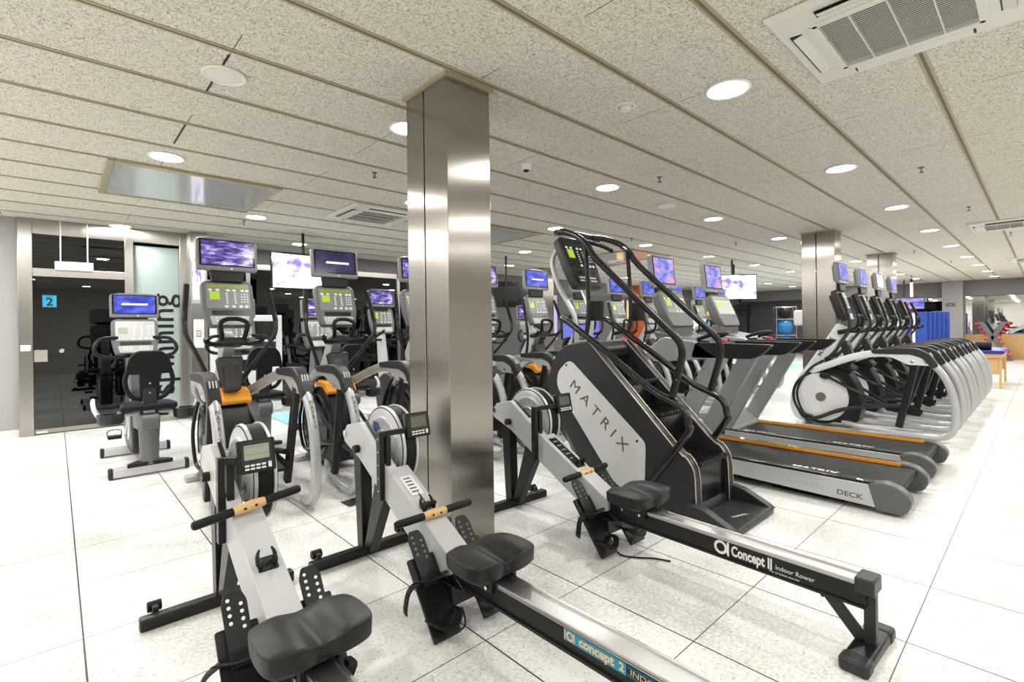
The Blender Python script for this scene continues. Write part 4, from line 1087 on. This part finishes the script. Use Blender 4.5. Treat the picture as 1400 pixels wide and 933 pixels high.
# ---------------------------------------------------------------- stair climber (y = 0 at the rear of the step-up platform)
t = st_ = thing('stair_climber', 'tall black and grey stair climber with light side panel and moving steps', 'stair climber', (3.44, 1.33, 0))
body = rounded([(.27,.04),(1.20,.04),(1.26,.24),(1.57,.55),(1.63,.86),(1.58,1.05),(1.44,1.205),(1.17,1.23),(.42,.490),(.33,.44),(.28,.33)], [.01,.01,.05,.10,.08,.08,.08,.02,.05,.05,.05], 5)
for s in (-1, 1):
    a, b = sorted((s*.215, s*.290))
    sd = MB().yz(body, a, b).build('side_wall', dark_grey, t, .008)
    tr_ = [(1.30,1.236),(1.17,1.236),(.42,.496),(.335,.44),(.288,.34),(.275,.06)]
    for q in (.29, .218):
        MB().tube([(s*q,y_,z_) for y_, z_ in [(1.30,1.236),(1.20,1.236),(1.14,1.205),(.44,.515),(.36,.465),(.305,.40),(.282,.32),(.275,.06)]], .004, 6, smooth=2).build('edge_trim', edge_trim, sd)
    a, b = sorted((s*.290, s*.300))
    pan = rounded([(1.37,1.09),(1.50,.975),(1.515,.85),(.92,.135),(.74,.115),(.665,.20),(.655,.50),(.72,.555)], [.07,.05,.06,.07,.06,.06,.10,.05], 5)
    pn = MB().yz(pan, a, b).build('side_panel', panel_light, t, .004)
    if s < 0:
        text('M A T R I X', .118, grey_print, pn, (-.3008,1.085,.66), (0,-.755,-.655), (0,-.655,.755), 'lettering', .0, ext=.0005, sx=1.2)
    m = MB()
    for y_, z_ in ((1.40,1.035),(.725,.505)): m.cyl((s*.300,y_,z_),(s*.3015,y_,z_),.010)
    m.build('panel_screws', black_plastic, pn)
MB().yz([(.28,.05),(1.2,.05),(1.5,.5),(1.5,1.0),(1.36,1.19),(1.16,1.15),(1.14,.9),(.3,.1)], -.214, .214).build('inner_housing', black_plastic, t)
MB().yz(rounded([(1.12,1.16),(1.20,1.24),(1.44,1.215),(1.46,1.10),(1.2,1.10)], .04), -.215, .215).build('top_cover', dark_grey, t, .01)
# moving steps: treads and risers
for (yf, yb_, z) in ((1.13,1.20,1.14),(.86,1.16,.925),(.60,.88,.71),(.30,.62,.405)):
    tr_ = MB().yz(rounded([(yf-.015,z-.035),(yf-.02,z),(yb_,z+.004),(yb_,z-.035)], .006), -.212, .212)
    tr_ = tr_.build('step', black_rubber, t, .003)
    m = MB()
    for k in range(9): m.box(-.20+.045*k,-.176+.045*k, yf-.0225, yb_-.02, z-.01, z+.006)
    m.build('tread_ribs', black_gloss, tr_)
for (y_, z0, z1) in ((1.15,.92,1.12),(.88,.70,.90),(.62,.40,.68),(.315,.06,.375)):
    MB().box(-.212,.212,y_-.004,y_+.012,z0,z1).build('riser', black_gloss, t)
# base platform
bp = rounded([(-.34,-.02),(-.30,.10),(-.30,.55),(.30,.55),(.30,.10),(.34,-.02)], .02)
MB().xy(rounded([(-.335,.0),(.335,.0),(.30,.30),(-.30,.30)], .03), .003, .05).build('base_platform', dark_grey, t, .012)
for s in (-1, 1):
    MB().ext(rounded([(-.01,.03),(.32,.03),(.32,.16),(.20,.14),(.03,.06)], .03), (s*.31,0,0), (0,1,0), (0,0,1), (1,0,0), -.035, .035).build('base_wing', dark_grey, t, .015)
text('CLIMBMILL', .03, panel_light, t, (-.02,.10,.0505), (.9,-.3,0), (.3,.9,0), 'lettering', .001, ext=.0005)
MB().xy(rounded([(-.30,1.0),(.30,1.0),(.27,1.28),(-.27,1.28)], .03), .0, .06).build('front_base', black_plastic, t, .01)
for s in (-1, 1):
    MB().tube([(s*.26,1.55,.62),(s*.27,1.40,.42),(s*.275,1.28,.20),(s*.28,1.24,.05)], [.02,.025,.03,.035], 8, smooth=4).build('front_strut', mid_grey, t)
# tubular rails
lower = []
for s in (-1, 1):
    x = s*.295
    lr = [(s*.18,1.50,1.44),(s*.25,1.485,1.435),(x,1.43,1.42),(x,1.36,1.385),(x,1.0,1.16),(x,.62,.905),(x,.42,.82),(x,.345,.765),(x,.32,.68),(x,.34,.60),(x,.66,.17)]
    MB().tube(lr, .0255, 14, smooth=4).build('lower_rail', black_gloss, t)
    m = MB()
    for y_, z_ in ((.41,.505),(.44,.465)): m.cyl((s*.314,y_,z_),(s*.318,y_,z_),.009,seg=10)
    m.build('rail_bolts', chrome, t)
    ua = [(s*.20,1.50,2.175),(x*.98,1.44,2.165),(x,1.28,2.10),(x,1.17,2.01),(x,1.07,1.88),(x,.72,1.56),(x,.42,1.285),(x,.365,1.20),(x,.37,1.10),(x,.44,.86)]
    MB().tube(ua, .0255, 14, smooth=4).build('upper_arm', black_metal, t)
    m = MB()
    for z_ in (.93,.98): m.cyl((s*.31,.42+.5*(.93-z_),z_),(s*.319,.42+.5*(.93-z_),z_),.007,seg=8)
    m.build('arm_bolts', chrome, t)
    MB().tube([(x,1.19,2.02),(x,1.17,1.80),(x,1.16,1.45),(x,1.19,1.27)], .019, 10, smooth=3).build('support_post', black_metal, t)
    cu = MB().lathe([(.001,.0),(.054,.0),(.060,.01),(.063,.155),(.056,.155),(.052,.02),(.001,.02)], (x-s*.0,1.09,1.40), seg=20).build('cup_holder', black_plastic, t)
    MB().tube([(x,1.50,2.165),(x*.5,1.52,2.18),(0,1.525,2.185)], .0255, 12, smooth=3).build('top_bar', black_metal, t)
    MB().tube([(s*.19,1.50,1.44),(0,1.505,1.445)], .0255, 12).build('front_loop', black_gloss, t)
    MB().tube([(s*.28,1.24,2.06),(s*.22,1.16,2.03),(s*.16,1.10,2.0),(s*.13,1.04,1.96)], .016, 8, smooth=3).build('hand_grip', black_rubber, t)
    MB().tube([(s*.09,1.46,1.20),(s*.12,1.46,1.45),(s*.16,1.60,1.72),(s*.15,1.68,1.95),(s*.12,1.60,2.10)], .022, 10, smooth=4).build('console_arm', bright_silver, t)
c_ = console(t, (0,1.47,1.93), .42, .50, .42, face=black_plastic, body=dark_grey)
set_mat(find(t, 'keypad_panel'), black_plastic); set_mat(find(t, 'message_display'), dark_grey)

# ---------------------------------------------------------------- things on and behind the glass front
def box_thing(name, mb, m, label, cat, bevel=0, group=None):
    o = mb.build(name, m, None, bevel); tag(o, label, cat, group); return o
yg = YG-.006
sg = thing('number_sign', 'small blue square sign with a black number 2 on the glass door', 'sign', (-.055, YG-.006, 1.80))
MB().box(-.07,.07,-.003,0,-.08,.08).build('sign_plate', cyan_sign, sg)
text('2', .15, black_plastic, sg, (0,-.0038,-.015), (1,0,0), (0,0,1), 'number', .003)
text('SALA', .03, black_plastic, sg, (0,-.0038,.06), (1,0,0), (0,0,1), 'lettering', 0)
wl = thing('window_lettering', 'large black lettering running up the frosted glass panel', 'lettering', (1.21, YG-.002, 1.17))
text('spinning', .455, black_plastic, wl, (0,0,0), (0,0,1), (-1,0,0), 'lettering', .003, sx=1.05)
bx = thing('emergency_light', 'white box hung in front of the window above the glass door', 'light', (.20, YG-.085, 2.28))
MB().box(-.20,.20,-.03,.03,-.06,.06).build('housing', poster_white, bx, .01)
for s in (-1, 1): MB().cyl((s*.14,0,.06),(s*.14,0,.61),.008).build('hanger', poster_white, bx)
sw = thing('card_reader', 'small white switch plate on the steel door frame', 'switch', (-.29, YG-.062, 1.17))
MB().box(-.05,.05,-.012,0,-.04,.04).build('plate', poster_white, sw, .004); MB().box(-.02,.02,-.016,-.012,-.02,.02).build('button', lamp_rim, sw)
# studio cycles glimpsed through the door
for i, (x, y) in enumerate(((-.9,11.3),(-.05,11.0),(.75,11.4))):
    t = thing('studio_cycle', ['dark indoor cycle at the left behind the glass door','dark indoor cycle in the middle behind the glass door','dark indoor cycle at the right behind the glass door'][i], 'exercise bike', (x, y, .01), 0, 'indoor cycles in the dark studio')
    MB().box(-.25,.25,-.04,.04,0,.07).box(-.25,.25,.96,1.04,0,.07).bar((0,0,.05),(0,1.0,.05),.06,.05).build('base_frame', mid_grey, t, .006)
    MB().bar((0,.9,.05),(0,.25,.80),.06,.06).bar((0,.15,.05),(0,.85,1.0),.06,.06).build('frame', mid_grey, t, .006)
    MB().lathe([(.001,-.02),(.22,-.02),(.22,.02),(.001,.02)], (0,.78,.32), (1,0,0), 28).build('flywheel', silver, t)
    MB().xy(rounded([(-.10,-.08),(.10,-.08),(.03,.18),(-.03,.18)], .03), .84, .90).build('saddle', black_rubber, t, .01)
    MB().tube([(-.22,.70,1.08),(-.20,.85,1.04),(.20,.85,1.04),(.22,.70,1.08)], .016, 8, smooth=3).build('handlebar', black_rubber, t)
# the pier screen and poster
ps = thing('wall_screen', 'bright white upright screen on the steel pier left of the first cross-trainer', 'screen', (1.518+.10, 8.848, 2.15))
MB().box(-.085,.09,-.03,0,-.36,.30).build('housing', silver, ps, .004); MB().box(-.075,.08,-.033,-.0302,-.30,.27).build('screen', SCR['bright'], ps)
po = thing('poster', 'small white notice with a black drawing on the steel pier', 'poster', (1.62, 8.848, 1.33))
MB().box(-.07,.07,-.004,0,-.22,.22).build('sheet', poster_white, po); text('E|3', .09, grey_print, po, (0,-.0048,.0), (0,0,1), (-1,0,0), 'print', .001)
# vending cabinet
t = thing('vending_machine', 'tall white cabinet with dark display window and slot, behind the first cross-trainer', 'vending machine', (2.28, 8.95, 0))
MB().box(-.52,.52,-.22,.22,.04,1.62).box(-.48,.48,-.2,.2,0,.04).build('cabinet', white_paint, t, .01)
MB().box(-.42,.42,-.226,-.2195,1.22,1.52).build('display_window', black_gloss, t)
MB().box(-.42,.42,-.228,-.2195,.98,1.18).build('control_panel', dark_grey, t, .003)
MB().box(-.44,.44,-.235,-.22,1.19,1.215).build('ledge', white_paint, t)
MB().box(-.30,.30,-.226,-.2195,.72,.90).build('tray_opening', black_plastic, t)
m = MB()
for k in range(5): m.box(-.3+.1*k,-.25+.1*k,-.2295,-.2275,1.05,1.09)
m.build('keys', light_print, t)
# dumbbell rack beyond, in front of the dark glazing
t = thing('dumbbell_rack', 'black three-tier dumbbell rack against the dark glazing, right of the white cabinet', 'rack', (4.2, 9.55, 0))
for s in (-1, 1): MB().bar((s*1.0,-.25,0),(s*1.0,.20,1.25),.06,.05).bar((s*1.0,-.25,.03),(s*1.0,.25,.03),.06,.05).build('side_frame', black_metal, t, .004)
for k in range(3): MB().box(-1.0,1.0,-.22+.13*k,-.02+.13*k,.35+.36*k,.39+.36*k).build('shelf', black_metal, t)
db = None; n_ = 0
for k in range(3):
    for i in range(9):
        if db is None:
            db = thing('dumbbell', 'x', 'dumbbell')
            MB().cyl((0,-.06,0),(0,.06,0),.014,seg=10).build('handle', chrome, db)
            for s in (-1, 1): MB().cyl((0,s*.06,0),(0,s*.13,0),.055,seg=12).build('weight', black_rubber, db, .006)
            o = db
        else: o = copy_tree(db)
        o.location = (3.35+.21*i, 9.43+.13*k, .447+.36*k)
        tag(o, 'black round dumbbell on the %s shelf of the dark rack by the glazing' % ['lowest','middle','top'][k], 'dumbbell', 'black dumbbells on the %s shelf' % ['lowest','middle','top'][k])
# hung televisions
def hung_tv(loc, w, h, yaw, screen, label, drop=.0, back=False):
    t = thing('hanging_television', label, 'television', loc, yaw, 'large televisions hung from the ceiling')
    MB().box(-w/2,w/2,-.02,.03,-h/2,h/2).build('television_casing', clear_black, t, .006)
    MB().box(-w/2+.02,w/2-.02,-.0225,-.0205,-h/2+.02,h/2-.02).build('screen', SCR[screen], t)
    MB().box(-w*.3,w*.3,.03,.06,-h*.3,h*.3).build('rear_cover', black_plastic, t, .01)
    MB().cyl((0,.05,0),(0,.05,CEIL-loc[2]-.001),.022).build('ceiling_mount', black_metal, t)
    return t
hung_tv((2.90, 7.95, 2.28), 1.0, .56, .0, 'bright', 'large bright television hung behind the first two cross-trainers')
hung_tv((7.15, 7.9, 2.08), .9, .56, 2.45, 'blue', 'television seen from its dark back, just right of the nearest steel column')
hung_tv((11.75, 5.0, 2.25), 1.12, .60, -.72, 'bright', 'large bright television hung right of the treadmill screens')
hung_tv((12.75, 5.35, 2.18), 1.12, .60, .55, 'dark', 'television turned edge-on behind the bright one near the treadmills')
hung_tv((22.5, 3.45, 2.05), 1.15, .42, -1.15, 'pink', 'far television with a pink and violet picture near the grey soffit')
# far corner: rig, balls, mats, weight tree
t = thing('power_rig', 'long black training rig with a dark overhead beam in the far corner', 'rack', (20.9, 9.3, 0), -.2)
for x in (-1.6, -.5, .6, 1.7): MB().box(x-.04,x+.04,-.04,.04,0,2.2).build('upright', black_metal, t, .004)
MB().box(-1.9,1.9,-.06,.06,1.95,2.08).box(-1.9,1.9,-.06,.06,2.18,2.24).build('overhead_beam', black_metal, t, .004)
m = MB()
for k in range(9): m.lathe([(.10,-.02),(.14,-.02),(.14,.02),(.10,.02)], (-1.5+.38*k,-.12,1.86), (0,1,0), 14, closed=True)
m.build('hanging_rings', black_rubber, t)
MB().box(-1.2,-.5,-.3,.3,0,.9).build('plyo_box', black_plastic, t, .01)
t = thing('ball_rack', 'open metal rack holding blue exercise balls left of the second steel column', 'rack', (22.2, 7.35, 0), -1.1)
m = MB()
for sx in (-.36,.36):
    for sy in (-.36,.36): m.cyl((sx,sy,0),(sx,sy,2.1),.018,seg=8)
m.build('post', chrome, t)
m = MB()
for z in (.25,.92,1.58,2.08):
    for s in (-.36,.36): m.cyl((-.36,s,z),(.36,s,z),.012,seg=8); m.cyl((s,-.36,z),(s,.36,z),.012,seg=8)
m.build('shelf_rails', chrome, t)
for k, z in enumerate((.55,1.225)):
    o = MB().sphere((0,0,0), .31, 28, 18).build('exercise_ball', blue_ball); o.location = (22.2,7.35,z+.03)
    tag(o, 'shiny blue exercise ball on the %s level of the rack' % ['lower','upper'][k], 'exercise ball', 'blue exercise balls')
o = MB().sphere((0,0,0), .24, 24, 16).build('exercise_ball', black_rubber); o.location = (22.2,7.35,1.835); tag(o, 'dark ball on the top level of the ball rack', 'exercise ball')
# blue folding mats standing up
t0 = thing('folding_mat', 'x', 'mat')
MB().box(-.05,.05,-.30,.30,0,1.72).build('panel', blue_mat, t0, .02)
MB().box(-.052,.052,-.302,.302,.8,.83).build('seam', blue_pad, t0)
for k in range(6):
    o = t0 if k == 0 else copy_tree(t0)
    o.location = (21.6+.15*k, 3.02-.10*k, 0)
    tag(o, 'upright blue folding mat, %s in the stack before the grey pillar' % (['foremost']+ORD[1:])[k], 'mat', 'blue folding mats stacked upright')
t = thing('mat_stand', 'white upright post of the stand holding the blue mats', 'stand', (21.2, 3.02, 0))
MB().box(-.03,.03,-.035,.035,0,1.68).build('post', poster_white, t, .01); MB().box(-.12,.12,-.2,.2,0,.03).build('base', black_metal, t)
# X-shaped weight tree
t = thing('weight_tree', 'grey X-shaped rack in front of the mirror, loaded with red dumbbells', 'rack', (24.3, 1.28, 0), PI/2)
for s in (-1, 1):
    MB().xz(rounded([(s*.46,.05),(s*.30,.05),(s*-.06,.80),(s*.22,1.36),(s*.38,1.36),(s*.10,.80)], .03), -.09, .09).build('rack_arm', mid_grey, t, .015)
MB().box(-.50,.50,-.15,.15,0,.06).build('base', mid_grey, t, .01)
rd = None
for s in (-1, 1):
    for k in range(9):
        z = .16+1.14*k/8
        ax = .46-.36*(z-.05)/.75 if z < .80 else .10+.28*(z-.80)/.56
        if rd is None:
            rd = thing('red_dumbbell', 'x', 'dumbbell')
            MB().cyl((0,-.05,0),(0,.05,0),.016,seg=10).build('handle', chrome, rd)
            for q in (-1, 1): MB().cyl((0,q*.04,0),(0,q*.12,0),.048,seg=6).build('weight', red_rub, rd, .006)
            o = rd
        else: o = copy_tree(rd)
        o.location = (24.3, 1.28+s*(ax+.055), z); o.rotation_euler = (0,0,PI/2)
        tag(o, 'red dumbbell on the %s side of the X-shaped rack, %s from the floor' % ('left' if s > 0 else 'right', (['first']+ORD[1:])[k]), 'dumbbell', 'red dumbbells on the X-shaped rack')
# treatment bench
t = thing('massage_table', 'wooden-legged massage table with blue padded top behind the white cross-trainers', 'table', (14.85, .90, 0))
MB().box(-.95,.95,-.33,.33,.70,.77).build('padded_top', blue_pad, t, .02, seg=3)
MB().box(-.92,.92,-.30,.30,.62,.70).build('frame', bench_wood, t, .005)
for sx in (-1, 1):
    for sy in (-1, 1): MB().box(sx*.86-.025,sx*.86+.025,sy*.27-.02,sy*.27+.02,0,.62).build('leg', bench_wood, t, .004)
    MB().box(sx*.86-.012,sx*.86+.012,-.25,.25,.28,.60).build('end_panel', bench_wood, t, .003)
t = MB().tube([(0,-.22,0),(0,.22,0)], .085, 20).build('bolster', black_rubber, None, .02); t.location = (14.1,.98,.856); tag(t, 'black roll cushion lying on the blue massage table', 'cushion')
# post with arm at the right edge
t = thing('cable_post', 'grey metal post with a slanting arm at the right edge of the picture', 'post', (16.4, .17, 0))
MB().box(-.04,.04,-.035,.035,.03,1.36).build('post', silver, t, .006)
MB().bar((0,0,1.34),(.9,.42,1.10),.05,.06).build('slanting_arm', silver, t, .006)
MB().box(-.07,.07,-.07,.07,.0,.03).build('foot', black_rubber, t, .006)
# pendant tube lamp, thermostat, far monitors
t = thing('tube_lamp', 'thin lit yellowish tube lamp hanging in front of the grey soffit', 'lamp', (20.4, 2.95, 0))
MB().cyl((0,0,2.20),(0,0,2.66),.035).build('glowing_tube', yellow_led, t); MB().cyl((0,0,2.66),(0,0,2.78),.038).build('cap', black_metal, t); MB().cyl((0,0,2.78),(0,0,2.899),.006,seg=6).build('cord', black_metal, t)
t = thing('thermostat', 'small grey box on the grey pillar of the far wall', 'thermostat', (XR-.552, 2.42, 2.02)); MB().box(-.04,0,-.13,.13,-.06,.06).build('case', mid_grey, t, .01)
MB().box(-.043,-.04,-.03,.03,-.02,.02).build('dial', light_print, t)
# coloured wall elements in the middle background
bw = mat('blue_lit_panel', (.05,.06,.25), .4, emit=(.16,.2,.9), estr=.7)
lav = mat('lavender_lit_panel', (.45,.40,.65), .4, emit=(.4,.35,.8), estr=.35)  # lavender light on the surface is put into its colour and glow
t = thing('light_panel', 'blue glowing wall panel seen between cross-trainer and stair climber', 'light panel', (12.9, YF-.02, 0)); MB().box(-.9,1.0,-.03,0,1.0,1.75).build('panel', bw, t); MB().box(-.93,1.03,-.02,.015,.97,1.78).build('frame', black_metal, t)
t = thing('banner', 'wall panel beside the far steel column, lavender light put into its colour', 'banner', (11.35, YF-.02, 0)); MB().box(-.30,.35,-.03,0,1.0,2.35).build('panel', lav, t); MB().box(-.33,.38,-.02,.015,.97,2.38).build('frame', silver, t)
ow = mat('orange_wall', (.62,.16,.05), .5); rw = mat('red_wall', (.45,.02,.02), .5); warm = mat('warm_picture', (.7,.35,.15), .5, emit=(1,.55,.25), estr=.9)
struct('wall_orange_pier', MB().box(16.05,16.25, YF-.5, YF-.01, 0, CEIL), ow)
struct('wall_red_panel', MB().box(15.3,16.05, YF-.06, YF-.005, 0, 1.3), rw)
for k, x in enumerate((15.15, 15.75)):
    t = thing('lit_picture', ['warm glowing picture on the far wall, left one of a pair','warm glowing picture on the far wall, right one of a pair'][k], 'picture', (x, YF-.06, 2.0)); MB().box(-.20,.20,-.02,.0,-.35,.3).build('picture', warm, t); MB().box(-.23,.23,-.01,.01,-.38,.33).build('frame', silver, t)
t = thing('notice_board', 'dark upright board with small stickers, below the bright television near the treadmills', 'board', (18.6, 9.2, 0), -.5)
MB().box(-.45,.45,-.03,.03,0,2.35).build('board', wall_dark, t); MB().box(-.4,.0,-.034,-.03,1.2,1.7).build('white_sheet', poster_white, t); MB().box(.25,.36,-.034,-.03,1.2,1.55).build('blue_sticker', cyan_sign, t); MB().box(.25,.36,-.034,-.03,1.75,1.9).build('yellow_sticker', amber_strip, t)
# low platform with pale blue mats
t = thing('exercise_mat', 'large pale blue mat on the floor beyond the treadmills', 'mat', (15.6, 6.0, 0)); MB().box(-2.6,2.6,-.9,.9,.0,.035).build('mat', pale_blue, t, .01); MB().box(-2.62,2.62,-.92,-.90,.0,.04).build('edge', white_paint, t)
o = MB().box(-.6,.6,-.55,.55,.0,.02).build('exercise_mat', pale_blue, None, .005); o.location = (3.05,7.95,0); tag(o, 'pale blue mat on the floor below the dark glazing, behind the first cross-trainers', 'mat')
# floor outlet
t = thing('floor_outlet', 'dark metal floor box beside the legs of the rowing machine left of the column', 'floor box', (1.74, 3.70, 0), .05)
MB().box(-.11,.11,-.075,.075,.0005,.006).build('lid', dark_grey, t, .002); MB().box(-.02,.09,-.07,.07,.006,.010).build('cable_flap', black_metal, t)
# towel box and paper dispenser near treadmills
t = thing('paper_dispenser', 'white paper dispenser box on a stand right of the farther treadmill console', 'dispenser', (10.4, 3.1, 0)); MB().box(-.02,.02,-.02,.02,.02,1.35).build('pole', black_metal, t); MB().box(-.16,.16,-.14,.14,1.33,1.62).build('box', poster_white, t, .03); MB().box(-.18,.18,-.18,.18,0,.02).build('base', black_metal, t)

# ---------------------------------------------------------------- world and view
w = bpy.data.worlds.new('world'); scene.world = w; w.use_nodes = True
w.node_tree.nodes['Background'].inputs[0].default_value = (.9,.95,1,1); w.node_tree.nodes['Background'].inputs[1].default_value = .0
scene.view_settings.view_transform = 'Standard'; scene.view_settings.look = 'None'
scene.view_settings.gamma = 1; scene.view_settings.use_curve_mapping = False
scene.view_settings.exposure = -0.36
try:
    scene.cycles.use_light_tree = True; scene.cycles.max_bounces = 8; scene.cycles.diffuse_bounces = 5; scene.cycles.glossy_bounces = 4
    scene.cycles.sample_clamp_indirect = 6; scene.cycles.caustics_reflective = False; scene.cycles.caustics_refractive = False
    scene.cycles.transparent_max_bounces = 8
except Exception: pass
